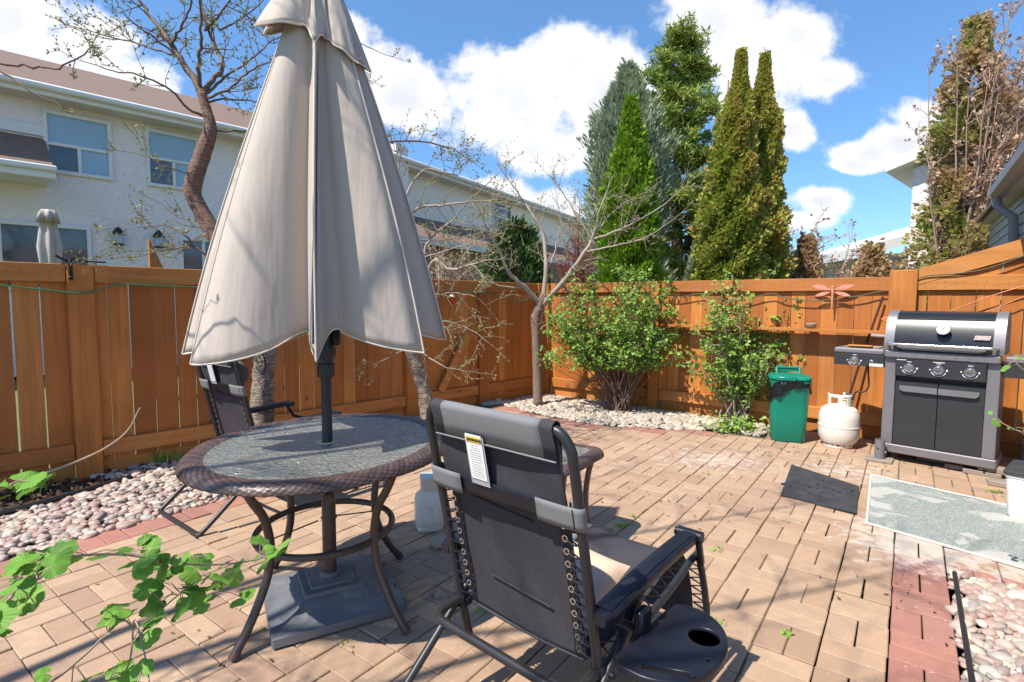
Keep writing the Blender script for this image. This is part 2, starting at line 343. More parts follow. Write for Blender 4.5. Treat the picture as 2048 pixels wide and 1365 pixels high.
M['glass_dark'] = mat('dark_window_pane', (.05, .07, .10), .06, spec=.9, nscale=2.5, nmix=.6, ncol=(.14, .16, .17))
M['siding'] = mat('grey_vinyl_siding', (.52, .49, .45), .55, nscale=3, nmix=.15)
M['gutter'] = mat('grey_brown_gutter', (.34, .28, .27), .4, nscale=4, nmix=.2)
M['brickwall'] = mat('tan_wall', (.36, .20, .14), .9, nscale=8, nmix=.3)
M['fabric'] = mat('beige_umbrella_fabric', (.60, .52, .455), .88, nscale=.5, nmix=.22, ncol=(.47, .40, .35), bump=.6, bscale=1.1, stretch=(6, 6, 1), trans=.16, bdist=.035)
M['fabric_trim'] = mat('beige_seam', (.70, .63, .56), .85)
M['alu_dark'] = mat('dark_powder_coat', (.03, .03, .033), .40, metal=.1, nscale=6, nmix=.3)
M['bronze'] = mat('bronze_powder_coat', (.075, .058, .05), .40, metal=.45, nscale=5, nmix=.4, ncol=(.16, .13, .12))
M['plastic_black'] = mat('black_plastic', (.008, .010, .018), .36, spec=.35, nscale=12, nmix=.3, ncol=(.03, .032, .04), bump=.08, bscale=400)
M['plastic_base'] = mat('grey_resin', (.135, .14, .155), .55, nscale=5, nmix=.5, ncol=(.20, .20, .215), bump=.1, bscale=60)
M['sling'] = mat('charcoal_sling', (.024, .023, .03), .85, spec=.25, nscale=420, nmix=.9, ncol=(.085, .08, .09), bump=.5, bscale=500, bdist=.0008, detail=2)
M['sling_grey'] = mat('grey_sling', (.20, .20, .205), .75, nscale=300, nmix=.6, ncol=(.13, .13, .135), bump=.3, bscale=500, bdist=.0008)
M['chrome'] = mat('bright_metal', (.75, .75, .76), .18, metal=1)
M['beige_cloth'] = mat('beige_cushion', (.66, .47, .35), .9, nscale=4, nmix=.2, bump=.4, bscale=500, bdist=.001)
M['paper'] = mat('white_tag', (.82, .82, .80), .5); M['yellow'] = mat('yellow_band', (.85, .55, .03), .5); M['ink'] = mat('dark_ink', (.06, .05, .04), .6); M['ink_grey'] = mat('grey_ink', (.42, .42, .42), .6)
M['grill_black'] = mat('black_enamel', (.012, .013, .015), .30, coat=.15, nscale=3, nmix=.2, ncol=(.03, .03, .03), stretch=(.5, 1, 3))
M['grill_door'] = mat('black_door_paint', (.028, .03, .034), .42, nscale=4, nmix=.3, ncol=(.05, .05, .055), bump=.05, bscale=300)
M['grill_grey'] = mat('grey_silver_paint', (.235, .225, .24), .42, metal=.35, nscale=4, nmix=.25)
M['red'] = mat('red_badge', (.55, .02, .02), .35); M['white'] = mat('white_print', (.85, .85, .85), .4)
M['tank'] = mat('white_tank_enamel', (.78, .74, .67), .38, nscale=5, nmix=.3, ncol=(.60, .52, .44))
M['jug'] = mat('white_plastic', (.80, .79, .77), .4, nscale=8, nmix=.15)
M['brass'] = mat('brass', (.45, .32, .12), .35, metal=1)
M['rubber'] = mat('black_rubber', (.018, .018, .02), .6)
M['teal'] = mat('green_plastic_bin', (.0, .215, .14), .34, nscale=3, nmix=.2, ncol=(0, .16, .11))
M['bag'] = mat('black_bag_film', (.008, .008, .009), .16, bump=1, bscale=30, bdist=.01)
M['mat_rubber'] = mat('doormat_rubber', (.028, .03, .034), .75, nscale=9, nmix=.5, ncol=(.07, .07, .075), bump=1, bscale=45, bdist=.006)
M['hose'] = mat('green_hose', (.03, .20, .09), .35); M['cable'] = mat('grey_green_cable', (.10, .12, .07), .5); M['orange'] = mat('orange_cord', (.65, .17, .05), .5)
M['terra'] = mat('coral_paint', (.62, .20, .15), .6, nscale=25, nmix=.6, ncol=(.72, .42, .30)); M['terra2'] = mat('orange_clay', (.60, .28, .14), .6, nscale=25, nmix=.4)
M['slab'] = mat('grey_stone_slab', (.24, .20, .17), .85, nscale=9, nmix=.6, ncol=(.34, .27, .22), bump=.5, bscale=80)
M['poly_teal'] = mat('pale_teal_lid', (.30, .42, .38), .5, nscale=5, nmix=.4)
M['brown_wood'] = mat('dark_brown_handle', (.07, .03, .022), .5)
M['rosy'] = mat('far_umbrella_cloth', (.50, .46, .42), .85, nscale=8, nmix=.4)
def wickermat():
    M_ = bpy.data.materials.new('brown_resin_wicker'); M_.use_nodes = True; t = M_.node_tree; p = t.nodes['Principled BSDF']; lk = t.links.new
    at = nn('ShaderNodeAttribute', t, attribute_name='rnd'); cr = nn('ShaderNodeValToRGB', t); e = cr.color_ramp.elements
    e[0].color = (.02, .012, .01, 1); e[1].color = (.17, .105, .085, 1); lk(at.outputs['Fac'], cr.inputs[0]); lk(cr.outputs[0], p.inputs['Base Color']); p.inputs['Roughness'].default_value = .38  # dark end of the ramp paints the shade between strands
    return M_
M['wicker'] = wickermat()
def glasstop():
    M_ = bpy.data.materials.new('hammered_glass'); M_.use_nodes = True; t = M_.node_tree; t.nodes.clear(); lk = t.links.new
    o = nn('ShaderNodeOutputMaterial', t); tc_ = nn('ShaderNodeTexCoord', t)
    n1 = nn('ShaderNodeTexNoise', t); n1.inputs['Scale'].default_value = 48; n1.inputs['Detail'].default_value = 2; n1.inputs['Distortion'].default_value = .6; lk(tc_.outputs['Object'], n1.inputs['Vector'])
    bp = nn('ShaderNodeBump', t); bp.inputs['Strength'].default_value = 1; bp.inputs['Distance'].default_value = .014; lk(n1.outputs[0], bp.inputs['Height'])
    gl = nn('ShaderNodeBsdfGlossy', t); gl.inputs['Roughness'].default_value = .13; gl.inputs['Color'].default_value = (.9, .97, .95, 1); lk(bp.outputs[0], gl.inputs['Normal'])
    df = nn('ShaderNodeBsdfDiffuse', t); df.inputs['Color'].default_value = (.54, .55, .50, 1); lk(bp.outputs[0], df.inputs['Normal'])
    tr = nn('ShaderNodeBsdfTransparent', t); tr.inputs['Color'].default_value = (.80, .90, .86, 1)
    rf = nn('ShaderNodeBsdfRefraction', t); rf.inputs['IOR'].default_value = 1.06; rf.inputs['Roughness'].default_value = .22; rf.inputs['Color'].default_value = (.78, .88, .84, 1); lk(bp.outputs[0], rf.inputs['Normal'])
    m0 = nn('ShaderNodeMixShader', t); m0.inputs[0].default_value = .45; lk(tr.outputs[0], m0.inputs[1]); lk(rf.outputs[0], m0.inputs[2])
    m1 = nn('ShaderNodeMixShader', t); m1.inputs[0].default_value = .40; lk(m0.outputs[0], m1.inputs[1]); lk(df.outputs[0], m1.inputs[2])
    lw = nn('ShaderNodeFresnel', t); lw.inputs[0].default_value = 1.6; lk(bp.outputs[0], lw.inputs['Normal'])
    m2 = nn('ShaderNodeMixShader', t); lk(mth('MULTIPLY', lw.outputs[0], 1.25, nt_=t, clamp=True), m2.inputs[0]); lk(m1.outputs[0], m2.inputs[1]); lk(gl.outputs[0], m2.inputs[2]); lk(m2.outputs[0], o.inputs[0])
    return M_
M['glass_top'] = glasstop()
def rugmat():
    M_ = mat('grey_green_rug', (.25, .29, .27), .95, nscale=2.2, nmix=0)
    t = M_.node_tree; p = [n for n in t.nodes if n.type == 'BSDF_PRINCIPLED'][0]; lk = t.links.new; tc_ = [n for n in t.nodes if n.type == 'TEX_COORD'][0]
    n1 = nn('ShaderNodeTexNoise', t); n1.inputs['Scale'].default_value = 2.6; n1.inputs['Detail'].default_value = 5; n1.inputs['Distortion'].default_value = 1.2; lk(tc_.outputs['Object'], n1.inputs['Vector'])
    cr = nn('ShaderNodeValToRGB', t); e = cr.color_ramp.elements; e[0].position = .51; e[0].color = (.20, .23, .215, 1); e[1].position = .54; e[1].color = (.43, .42, .38, 1); lk(n1.outputs[0], cr.inputs[0])
    mpx = nn('ShaderNodeMapping', t); mpx.inputs['Scale'].default_value = (60, 12, 1); mpx.inputs['Rotation'].default_value = (0, 0, .5); lk(tc_.outputs['Object'], mpx.inputs[0])
    n2 = nn('ShaderNodeTexNoise', t); n2.inputs['Scale'].default_value = 1.4; n2.inputs['Detail'].default_value = 3; n2.inputs['Distortion'].default_value = 2.5; lk(mpx.outputs[0], n2.inputs['Vector'])
    c2 = nn('ShaderNodeMapRange', t); c2.inputs[1].default_value = .46; c2.inputs[2].default_value = .58; lk(n2.outputs[0], c2.inputs[0])
    mm = nn('ShaderNodeMix', t, data_type='RGBA'); lk(mth('MULTIPLY', c2.outputs[0], .7, nt_=t), mm.inputs[0]); lk(cr.outputs[0], mm.inputs[6]); mm.inputs[7].default_value = (.38, .40, .37, 1)
    lk(mm.outputs[2], p.inputs['Base Color']); return M_
M['rug'] = rugmat()

# ================================================================== SETTING: ground, patio, beds
def poly_in(P, poly):
    P = np.asarray(P); x, y = P[:, 0], P[:, 1]; ins = np.zeros(len(P), bool); n = len(poly)
    for i in range(n):
        x1, y1 = poly[i]; x2, y2 = poly[(i + 1) % n]
        c = ((y1 > y) != (y2 > y)) & (x < (x2 - x1) * (y - y1) / ((y2 - y1) or 1e-9) + x1); ins ^= c
    return ins
def sheet(name, poly, z, mt):
    b = MB(); b.add([(x, y, z) for x, y in poly], [tuple(range(len(poly)))]); return tag(b.build(name, mt, smooth=False), kind='structure')
def stains(mt):
    t = mt.node_tree; p = [n for n in t.nodes if n.type == 'BSDF_PRINCIPLED'][0]; src = p.inputs['Base Color'].links[0].from_socket; lk = t.links.new
    tx = [n for n in t.nodes if n.type == 'TEX_COORD'][0]
    n1 = nn('ShaderNodeTexNoise', t); n1.inputs['Scale'].default_value = 75; n1.inputs['Detail'].default_value = 1; lk(tx.outputs['Object'], n1.inputs['Vector'])
    sp1 = nn('ShaderNodeMapRange', t); sp1.inputs[1].default_value = .73; sp1.inputs[2].default_value = .76; lk(n1.outputs[0], sp1.inputs[0])
    n2 = nn('ShaderNodeTexNoise', t); n2.inputs['Scale'].default_value = 13; n2.inputs['Detail'].default_value = 7; n2.inputs['Roughness'].default_value = .7; lk(tx.outputs['Object'], n2.inputs['Vector'])
    tot = sp1.outputs[0]
    for (cx, cy, rx, ry) in ((2.45, 3.15, .62, .62), (2.9, 2.75, .5, .4), (1.9, 4.9, 1.0, .7), (2.9, 4.6, .7, .6)):
        v1 = nn('ShaderNodeVectorMath', t, operation='SUBTRACT'); lk(tx.outputs['Object'], v1.inputs[0]); v1.inputs[1].default_value = (cx, cy, 0)
        v2 = nn('ShaderNodeVectorMath', t, operation='MULTIPLY'); lk(v1.outputs[0], v2.inputs[0]); v2.inputs[1].default_value = (1 / rx, 1 / ry, 0)
        v3 = nn('ShaderNodeVectorMath', t, operation='LENGTH'); lk(v2.outputs[0], v3.inputs[0])
        fall = mth('SUBTRACT', 1.0, v3.outputs['Value'], nt_=t)
        amp = .36 if cy < 4 else .2
        g = mth('ADD', n2.outputs[0], mth('MULTIPLY', mth('MAXIMUM', fall, -.5, nt_=t), amp, nt_=t), nt_=t)
        g = mth('MULTIPLY', mth('SUBTRACT', g, .62, nt_=t), 9, nt_=t, clamp=True); g = mth('MULTIPLY', g, .75, nt_=t)
        tot = mth('MAXIMUM', tot, g, nt_=t)
    mm = nn('ShaderNodeMix', t, data_type='RGBA'); lk(mth('MULTIPLY', tot, .75, nt_=t), mm.inputs[0]); lk(src, mm.inputs[6]); mm.inputs[7].default_value = (.56, .54, .50, 1); lk(mm.outputs[2], p.inputs['Base Color'])
stains(M['paver']); stains(M['paver_red'])
sheet('ground', [(-600, -200), (600, -200), (600, 1200), (-600, 1200)], -.06, M['lawn'])
A2 = np.array([.591, .807]); B2 = np.array([.807, -.591]); CELL = .235
def ab(a, b): return tuple(A2 * a + B2 * b)
left_edge = [ab(-2.5, -3.995), (-2.04, 3.89), (-1.62, 4.6), (-1.2, 5.6), (-.85, 6.7), (-.5, 7.35)]
back_edge = [(-.25, 7.6), (.42, 6.8), (.95, 6.3), (1.75, 6.08), (2.36, 6.02), (2.75, 5.75), (2.95, 6.1), (3.3, 6.15)]
patio_poly = left_edge + back_edge + [(7.0, 3.1), ab(1.5, 6.5), ab(3.67, 2.6), ab(3.67, .235), ab(-1, .235), (1.6, -.6), ab(-2.9, -3.9)]
base_poly = [(x, y) for x, y in patio_poly]
sheet('patio_bed', base_poly, -.008, M['sand'])
sheet('garden_soil', [(-9, -2), (-.2, -2), (5.5, -2), (7.0, 1), (7.3, 3.2), (.48, 8.5), (-5.8, 2.2)], -.03, M['soil'])
random.seed(4); br = {'paver': MB(), 'paver_red': MB()}
def d_edge(p, edge):
    best = 9
    for (x1, y1), (x2, y2) in zip(edge[:-1], edge[1:]):
        dx, dy = x2 - x1, y2 - y1; t = max(0, min(1, ((p[0] - x1) * dx + (p[1] - y1) * dy) / (dx * dx + dy * dy))); best = min(best, math.hypot(p[0] - x1 - t * dx, p[1] - y1 - t * dy))
    return best
ang = math.atan2(A2[1], A2[0])
cells = []
for k in range(-19, 14):
    for j in range(-18, 24):
        ca, cb = 3.565 + CELL * (j + .5), CELL * (k + .5); cells.append((k, j, ca, cb))
cin = poly_in([ab(c[2], c[3]) for c in cells], patio_poly)
slits = []
for (k, j, ca, cb), ok in zip(cells, cin):
    if not ok: continue
    p = ab(ca, cb)
    if p[1] < -.4: continue
    dl = d_edge(p, back_edge[:6]); red = (k == -17) or (k < -13 and d_edge(p, left_edge) < .13) or dl < .14 or (k == 0 and ca < 3.9) or (k > 0 and 3.6 < ca < 3.9)
    mb = br['paver_red' if red else 'paver']
    par = (j + k) % 2; h = CELL / 4
    for e in (-1, 1):
        if par: off = (0, e * h); dim = (CELL - .003, CELL / 2 - .0052)
        else: off = (e * h, 0); dim = (CELL / 2 - .003, CELL - .007)
        if k == -17: off = (e * CELL / 4, 0); dim = (CELL / 2 - .004, CELL - .008)
        q = ab(ca + off[0] + random.gauss(0, .0012), cb + off[1] + random.gauss(0, .0012))
        R = RZ(ang + random.gauss(0, .006)) @ RX(random.gauss(0, .006)) @ RY(random.gauss(0, .006))
        mb.box((q[0], q[1], -.03 + random.gauss(0, .0018)), (dim[0], dim[1], .06), R, bev=.004)
    slits.append((ca, cb, par))
tag(br['paver'].build('patio_paving', M['paver'], smooth=False), kind='structure'); tag(br['paver_red'].build('patio_border', M['paver_red'], smooth=False), kind='structure')

import bmesh
bm_ = bmesh.new(); bmesh.ops.create_icosphere(bm_, subdivisions=2, radius=1); ICOV = [tuple(v.co) for v in bm_.verts]; ICOF = [[v.index for v in f.verts] for f in bm_.faces]; bm_.free()
def stones(name, poly, dens, size, mt, seed, z0=-.012, zj=.02, maxy=99):
    g = rs(seed); xs = [p[0] for p in poly]; ys = [p[1] for p in poly]; area = (max(xs) - min(xs)) * (max(ys) - min(ys)); n = int(area * dens)
    P = np.c_[g.uniform(min(xs), max(xs), n), g.uniform(min(ys), max(ys), n)]; P = P[poly_in(P, poly)]; n = len(P)
    s = size * np.exp(g.normal(0, .28, n)) / 2; el = g.uniform(.62, .85, n); fl = g.uniform(.38, .6, n); a = g.uniform(0, 2 * PI, n); tx, ty = g.normal(0, .22, (2, n))
    Sx = np.zeros((n, 3, 3)); Sx[:, 0, 0] = s; Sx[:, 1, 1] = s * el; Sx[:, 2, 2] = s * fl
    ca, sa = np.cos(a), np.sin(a); Rz = np.zeros((n, 3, 3)); Rz[:, 0, 0] = ca; Rz[:, 0, 1] = -sa; Rz[:, 1, 0] = sa; Rz[:, 1, 1] = ca; Rz[:, 2, 2] = 1
    Tl = np.zeros((n, 3, 3)); Tl[:, 0, 0] = Tl[:, 1, 1] = Tl[:, 2, 2] = 1; Tl[:, 0, 2] = tx; Tl[:, 2, 0] = -tx; Tl[:, 1, 2] = ty; Tl[:, 2, 1] = -ty
    Mx = np.einsum('kij,kjl,klm->kim', Tl, Rz, Sx); T = np.c_[P, z0 + g.uniform(0, zj, n)]
    bv = np.array(ICOV) * (1 + .07 * rs(seed + 1).normal(size=(len(ICOV), 1)))
    return instmesh(name, bv, ICOF, Mx, T, g.uniform(0, 1, n), mt)
fence_l = [(-.1, 7.9), (-5.6, 2.2)]
mulch_poly = [(-2.9, 4.85), (-3.05, 4.35), (-3.2, 3.95), (-3.35, 3.55), (-3.75, 3.1), (-4.3, 2.6), (-5.6, 2.4), (-4.9, 2.9), (-3.5, 4.35)]
lbed = [ab(-.2, -3.985), (-2.06, 3.89), (-1.64, 4.62), (-1.22, 5.62), (-.88, 6.7), (-.55, 7.3), (-.62, 7.35), (-3.55, 4.3), (-3.1, 4.3), (-3.25, 3.75), (-3.45, 3.4), (-4.2, 2.6)]
tag(stones('pebble_bed', lbed, 950, .056, M['pebble'], 11), 'river pebbles filling the bed beside the shaded fence', 'pebbles', kind='stuff')
bbed = [(-.25, 7.65), (.42, 6.82), (.95, 6.33), (1.75, 6.11), (2.36, 6.05), (2.75, 5.8), (2.95, 6.12), (3.25, 6.15), (.5, 8.4)]
tag(stones('pebble_bed', bbed, 800, .062, M['pebble_pale'], 12), 'pale pebbles under the bushes at the sunlit fence', 'pebbles', kind='stuff')
rbed = [ab(3.66, .25), ab(3.66, 2.6), ab(.5, 2.6), ab(.5, .25)]
tag(stones('pebble_bed', rbed, 1500, .056, M['pebble'], 13, zj=.03), 'mixed large pebbles in the right corner beside red pavers', 'pebbles', kind='stuff')
g = rs(5); nm = 4200; xs = g.uniform(-5.6, -2.7, nm); ys = g.uniform(2.3, 4.9, nm); P = np.c_[xs, ys]; P = P[poly_in(P, mulch_poly)]; n_ = len(P); Rm = rotmats(n_, g)
chip = np.array([(-1, -.4, 0), (1, -.3, 0), (.8, .4, .05), (-.9, .35, 0)]); V = np.einsum('kij,nj->kni', Rm * (g.uniform(.012, .035, n_))[:, None, None], chip) + np.c_[P, g.uniform(-.01, .02, n_)][:, None, :]
tag(big('bark_mulch', V.reshape(-1, 3), 4, M['mulch'], g.uniform(0, 1, n_)), 'dark bark mulch against the shaded fence', 'mulch', kind='stuff')
b = MB(); b.tube(smooth_path([(-4.3, 2.62, .01), (-3.8, 3.08, .02), (-3.42, 3.5, .02), (-3.24, 3.85, .02), (-3.1, 4.3, .01)], 6), .022, 6)
tag(b.build('garden_edging', M['rubber']), 'black plastic edging between mulch and pebbles', 'edging')
b = MB(); b.tube([ab(.6, .262) + (.004,), ab(2.0, .258) + (.006,), ab(3.6, .262) + (.004,)], .011, 6); b.v[0] = b.v[0] + np.array([0, 0, .032]); b.build('garden_edging', M['rubber']); tag(bpy.data.objects['garden_edging.001'], 'thin black edging strip along the red pavers at right', 'edging')
# weeds in the joints
g = rs(8); Wd = []; wr = []
def tuft(p, n, s):
    for _ in range(n):
        a = g.uniform(0, 2 * PI); q = p + np.array([g.normal(0, s * .7), g.normal(0, s * .7), 0]); l = s * g.uniform(.5, 1.2); w = l * .28; d = np.array([math.cos(a), math.sin(a), g.uniform(.3, 1.2)]); d /= np.linalg.norm(d); t = np.array([-math.sin(a), math.cos(a), 0])
        Wd.extend([q, q + d * l * .5 + t * w, q + d * l, q + d * l * .5 - t * w]); wr.append(g.uniform(0, 1))
random.seed(2)
for (ca, cb, par) in random.sample(slits, 170):
    x, y = ab(ca + g.uniform(-.1, .1), cb + (0 if par else CELL / 2)); 
    if y < 1: continue
    tuft(np.array([x, y, -.004]), g.randint(1, 6), .012)
for (px, py, n, s) in ((975, 1218, 14, .035), (1240, 1052, 26, .03), (1270, 1035, 16, .025), (1220, 1065, 16, .025), (1436, 1102, 14, .03), (1415, 948, 12, .022), (1575, 1268, 9, .03), (745, 1130, 16, .035), (1555, 935, 8, .02), (1640, 918, 8, .02), (1990, 985, 26, .03), (2020, 1000, 20, .03), (1395, 885, 8, .02), (1575, 1045, 10, .02), (1540, 913, 8, .02), (700, 1290, 5, .02), (1450, 1250, 6, .025), (1400, 1355, 10, .03)):
    tuft(np.array(tuple(G(px, py))), n, s)
tag(big('joint_weeds', np.array(Wd), 4, M['leaf_bright'], np.array(wr)), 'tiny green weeds growing in the paving joints', 'weeds', kind='stuff')

# ================================================================== FENCES
C0 = (.48, 8.45)
def nails(par, xs, zs, y=-.0268):
    b = MB(); g_ = random.Random(7)
    for x in xs:
        for z in zs:
            for dx in (-.03, .035): b.lathe([(.0032, -.001), (.0032, .0012), (.001, .0014)], n=6); v = b.v[-1]; b.v[-1] = np.c_[v[:, 0], -v[:, 2], v[:, 1]] + np.array([x + dx + g_.uniform(-.008, .008), y, z + g_.uniform(-.012, .012)])
    o = b.build('nails', M['rubber'], par, smooth=False); o['kind'] = 'stuff'; return o
def local_rz(dx, dy): return math.atan2(dy, dx)
def boards(b, x0, x1, pitch, z0, ztop, y=-.012, gap=.009, seed=1):
    g = random.Random(seed); x = x0
    while x < x1 - .01:
        w = min(pitch + g.uniform(-.012, .012), x1 - x); gp = gap * g.uniform(.15, 1.3) if g.random() < .8 else .002
        zt0 = ztop(x) if callable(ztop) else ztop; zt1 = ztop(x + w) if callable(ztop) else ztop
        yy = y + g.uniform(-.002, .002); t = .018; r = g.random(); xa, xb = x + gp / 2, x + w - gp / 2
        b.add([(xa, yy, z0), (xb, yy, z0), (xb, yy - t, z0), (xa, yy - t, z0), (xa, yy, zt0), (xb, yy, zt1), (xb, yy - t, zt1), (xa, yy - t, zt0)],
              [(3, 2, 1, 0), (4, 5, 6, 7), (0, 1, 5, 4), (1, 2, 6, 5), (2, 3, 7, 6), (3, 0, 4, 7)], r); x += w
lf = empty('wooden_fence', (C0[0], C0[1], 0), local_rz(.693, .721), 'long cedar fence in shade along the pebble bed at left', 'fence')   # local -x runs toward the viewer
# local x = toward corner, local y: left normal of x dir = (-.721,.693) -> yard side is -y, so mirror with y sign
def rail(b, x0, x1, z0, z1, y0, y1, r=None): b.box(((x0 + x1) / 2, (y0 + y1) / 2, (z0 + z1) / 2), (x1 - x0, abs(y1 - y0), z1 - z0), r=r, bev=.004)
TOP = 1.725
lposts = [-.07, -1.29, -2.5, -5.69, -8.2]
for i, (x0, x1) in enumerate(zip(lposts[1:], lposts[:-1])):
    b = MB(); boards(b, x0, x1, .160, .11, TOP - .03, y=.03, seed=20 + i, gap=.013 if i > 1 else .004); b.build('board_panel', M['boardv'], lf, smooth=False)
    h = .09
    b = MB(); rail(b, x0 + h, x1 - h, TOP - .142, TOP, -.026, .012); rail(b, x0 + h, x1 - h, TOP + .002, TOP + .028, -.03, .06) if 0 else None; b.build('top_rail', M['boardh'], lf, smooth=False)
    b = MB(); rail(b, x0 + h, x1 - h, .155, .285, -.026, .012); b.build('bottom_rail', M['boardh'], lf, smooth=False)
    b = MB(); rail(b, x0 + h, x1 - h, -.02, .11, .014, .032); b.build('kick_board', M['boardh'], lf, smooth=False)
for x in lposts[:-1]:
    b = MB(); b.box((x, -.0, .85), (.172, .09, 1.752), bev=.006); b.build('post', M['boardv'], lf, smooth=False)
b = MB(); b.box((-1.83, -.045, .64), (.86, .035, .10), RY(-.99), bev=.004); b.build('brace', M['boardh'], lf, smooth=False)
nails(lf, np.arange(-8, -.2, .16), (1.67, 1.62, .25, .19))
bf = empty('wooden_fence', (C0[0], C0[1], 0), local_rz(.780, -.625), 'sunlit cedar fence across the back behind the bushes', 'fence')   # local +x to the right, yard side -y
def ztop(x): return TOP if x < 4.67 else min(2.42, 1.80 + (x - 4.68) * .335)
bposts = [.07, 1.86, 4.556, 7.2]
for i, (x0, x1) in enumerate(zip(bposts[:-1], bposts[1:])):
    h = .09 if i < 1 else .11
    b = MB(); boards(b, x0 + .02, x1, .152 if i < 2 else .175, .13, (TOP - .03) if i < 2 else (lambda x: ztop(x) - .03), y=.03, seed=60 + i, gap=(.004, .008, .013)[i]); b.build('board_panel', M['boardv'], bf, smooth=False)
    b = MB(); rail(b, x0 + h, x1 - h, TOP - .142, TOP, -.026, .012); b.build('top_rail', M['boardh'], bf, smooth=False)
    b = MB(); rail(b, x0 + h, x1 - h, .14, .275, -.026, .012); b.build('bottom_rail', M['boardh'], bf, smooth=False)
    b = MB(); rail(b, x0 + h, x1 - h, -.02, .13, .014, .032); b.build('kick_board', M['boardh'], bf, smooth=False)
b = MB(); b.add([(4.68, -.03, 1.64), (6.6, -.03, 2.283), (6.6, -.03, 2.443), (4.68, -.03, 1.80), (4.68, .012, 1.64), (6.6, .012, 2.283), (6.6, .012, 2.443), (4.68, .012, 1.80)],
    [(0, 1, 2, 3), (7, 6, 5, 4), (0, 4, 5, 1), (3, 2, 6, 7), (1, 5, 6, 2), (0, 3, 7, 4)], .3)
b.xf(np.eye(3), (0, 0, .0)); b.build('sloping_rail', M['boardh'], bf, smooth=False)
nails(bf, np.arange(.2, 7, .155), (1.67, 1.62, .24, .18))
for x, w, t in ((.07, .14, 1.725), (1.86, .14, 1.727), (4.556, .235, 1.79)):
    b = MB(); b.box((x, -.005, t / 2), (w, .11, t), bev=.006); b.build('post', M['boardv'], bf, smooth=False)
b = MB(); pl = [(1.93, -.03), (4.44, -.03), (4.44, -.17), (2.35, -.17)] + [(2.35 - .42 * math.sin(t), -.03 - .14 * math.cos(t)) for t in (.3, .6, .9, 1.2)]
b.prism(pl[::-1], 1.135, 1.165, .8); b.build('shelf', M['boardh'], bf, smooth=False)

# ================================================================== ROUND TABLE
TX, TY, TZ, TROT = -.89, 2.56, .775, rad(-8.6)
tb = empty('round_table', (TX, TY, 0), TROT, 'round patio table with hammered glass top and brown wicker rim', 'table')
RXa, RYa = .57, .645
def wicker_ring(prof_fn, path_fn, nseg, K, seed=0):
    """ring swept with woven strand relief; prof_fn -> list of (offset outwards, z, nx, nz)"""
    pr = prof_fn(); nv = len(pr); A = np.zeros((nseg, nv, 3)); Rr = np.zeros((nseg, nv)); g = rs(seed); wob = g.normal(0, 1, K * 2 + 8)
    for i in range(nseg):
        (px, py), (nx, ny), ph = path_fn(i / nseg)
        for j, (o, z, a, c, sj) in enumerate(pr):
            s1 = math.sin(ph * K + sj * 9.0); s2 = math.sin(ph * K * .5 - sj * 14.0)
            h = max(abs(s1) ** .6, .0) * .5 + .5 * abs(s2) ** .8
            d = .0062 * h
            A[i, j] = (px + nx * (o + a * d), py + ny * (o + a * d), z + c * d)
            Rr[i, j] = min(1, max(0, h ** 2 * .85 + .1 * wob[int((ph * K + sj * 9) / PI) % len(wob)]))  # shade in the strand gaps is put into the colour, following the relief
    b = MB(); b.grid(np.concatenate([A, A[:, :1]], 1), r=np.concatenate([Rr, Rr[:, :1]], 1).ravel(), closed_u=True); return b
def table_prof(wd, z, drop):
    o = []
    for k in range(13): t = k / 12; o.append((-wd * (1 - t), z - .006 * (2 * t - 1) ** 2, 0, 1, t * .8))
    for k in range(1, 7): t = k / 6; a = t * PI / 2; o.append((.014 * math.sin(a), z - .006 - drop * t, math.cos(a * .3), .1, .8 + t * .5))
    o.append((-.02, z - drop - .008, 0, -.3, 1.5)); o.append((-wd, z - drop * .6, -.2, -.5, 2)); o.append((-wd - .002, z - .012, -1, 0, 2.2))
    return o
def ell_path(t):
    a = 2 * PI * t; x, y = RXa * math.cos(a), RYa * math.sin(a); nx, ny = math.cos(a) / RXa, math.sin(a) / RYa; q = math.hypot(nx, ny); return (x, y), (nx / q, ny / q), a
wicker_ring(lambda: table_prof(.080, TZ, .027), ell_path, 1500, 66, 3).build('wicker_rim', M['wicker'], tb, auto=0)
plate('glass_top', circ(0, 0, RXa - .071, RYa - .071, 90), [circ(.003, -.012, .027, n=20)], TZ - .006, .006, M['glass_top'], tb)
b = MB(); b.lathe([(.027, TZ - .012), (.027, TZ + .001), (.047, TZ + .001), (.049, TZ - .002)], (.003, -.012, 0), 28); b.build('hole_grommet', mat('cream_grommet', (.55, .47, .28), .5), tb)
b = MB()
for k in range(4):
    a = rad(45 + 90 * k); b.tube([(0.06 * math.cos(a), .06 * math.sin(a), TZ - .03), (.46 * math.cos(a), .50 * math.sin(a), TZ - .032)], .009, 6)
b.build('top_support', M['bronze'], tb)
legprof = [(.452, .742), (.445, .70), (.405, .62), (.355, .54), (.33, .45), (.325, .37), (.345, .27), (.395, .17), (.455, .08), (.515, .012)]
for azw in (-117, -31, 59, 142):
    a = rad(azw) - TROT
    pts = smooth_path([((r_ - .01) * math.cos(a) + .01, (r_ - .01) * math.sin(a) - .04, z) for r_, z in legprof], 4)
    b = MB(); b.tube(pts, .0185, 12); lg = b.build('leg', M['bronze'], tb)
    b = MB(); b.tube([pts[-2] + (pts[-2] - pts[-1]) * .3, pts[-1] + Vector((0, 0, -.004))], .0205, 12); b.build('foot_cap', mat('brown_foot_cap', (.09, .05, .04), .6) if azw == -117 else bpy.data.materials['brown_foot_cap'], lg)
b = MB(); rr = [(.01 + .305 * math.cos(t * PI / 36), -.04 + .325 * math.sin(t * PI / 36), .37) for t in range(73)]; b.tube(rr, .0155, 10, caps=False); b.build('ring_brace', M['bronze'], tb)
b = MB()
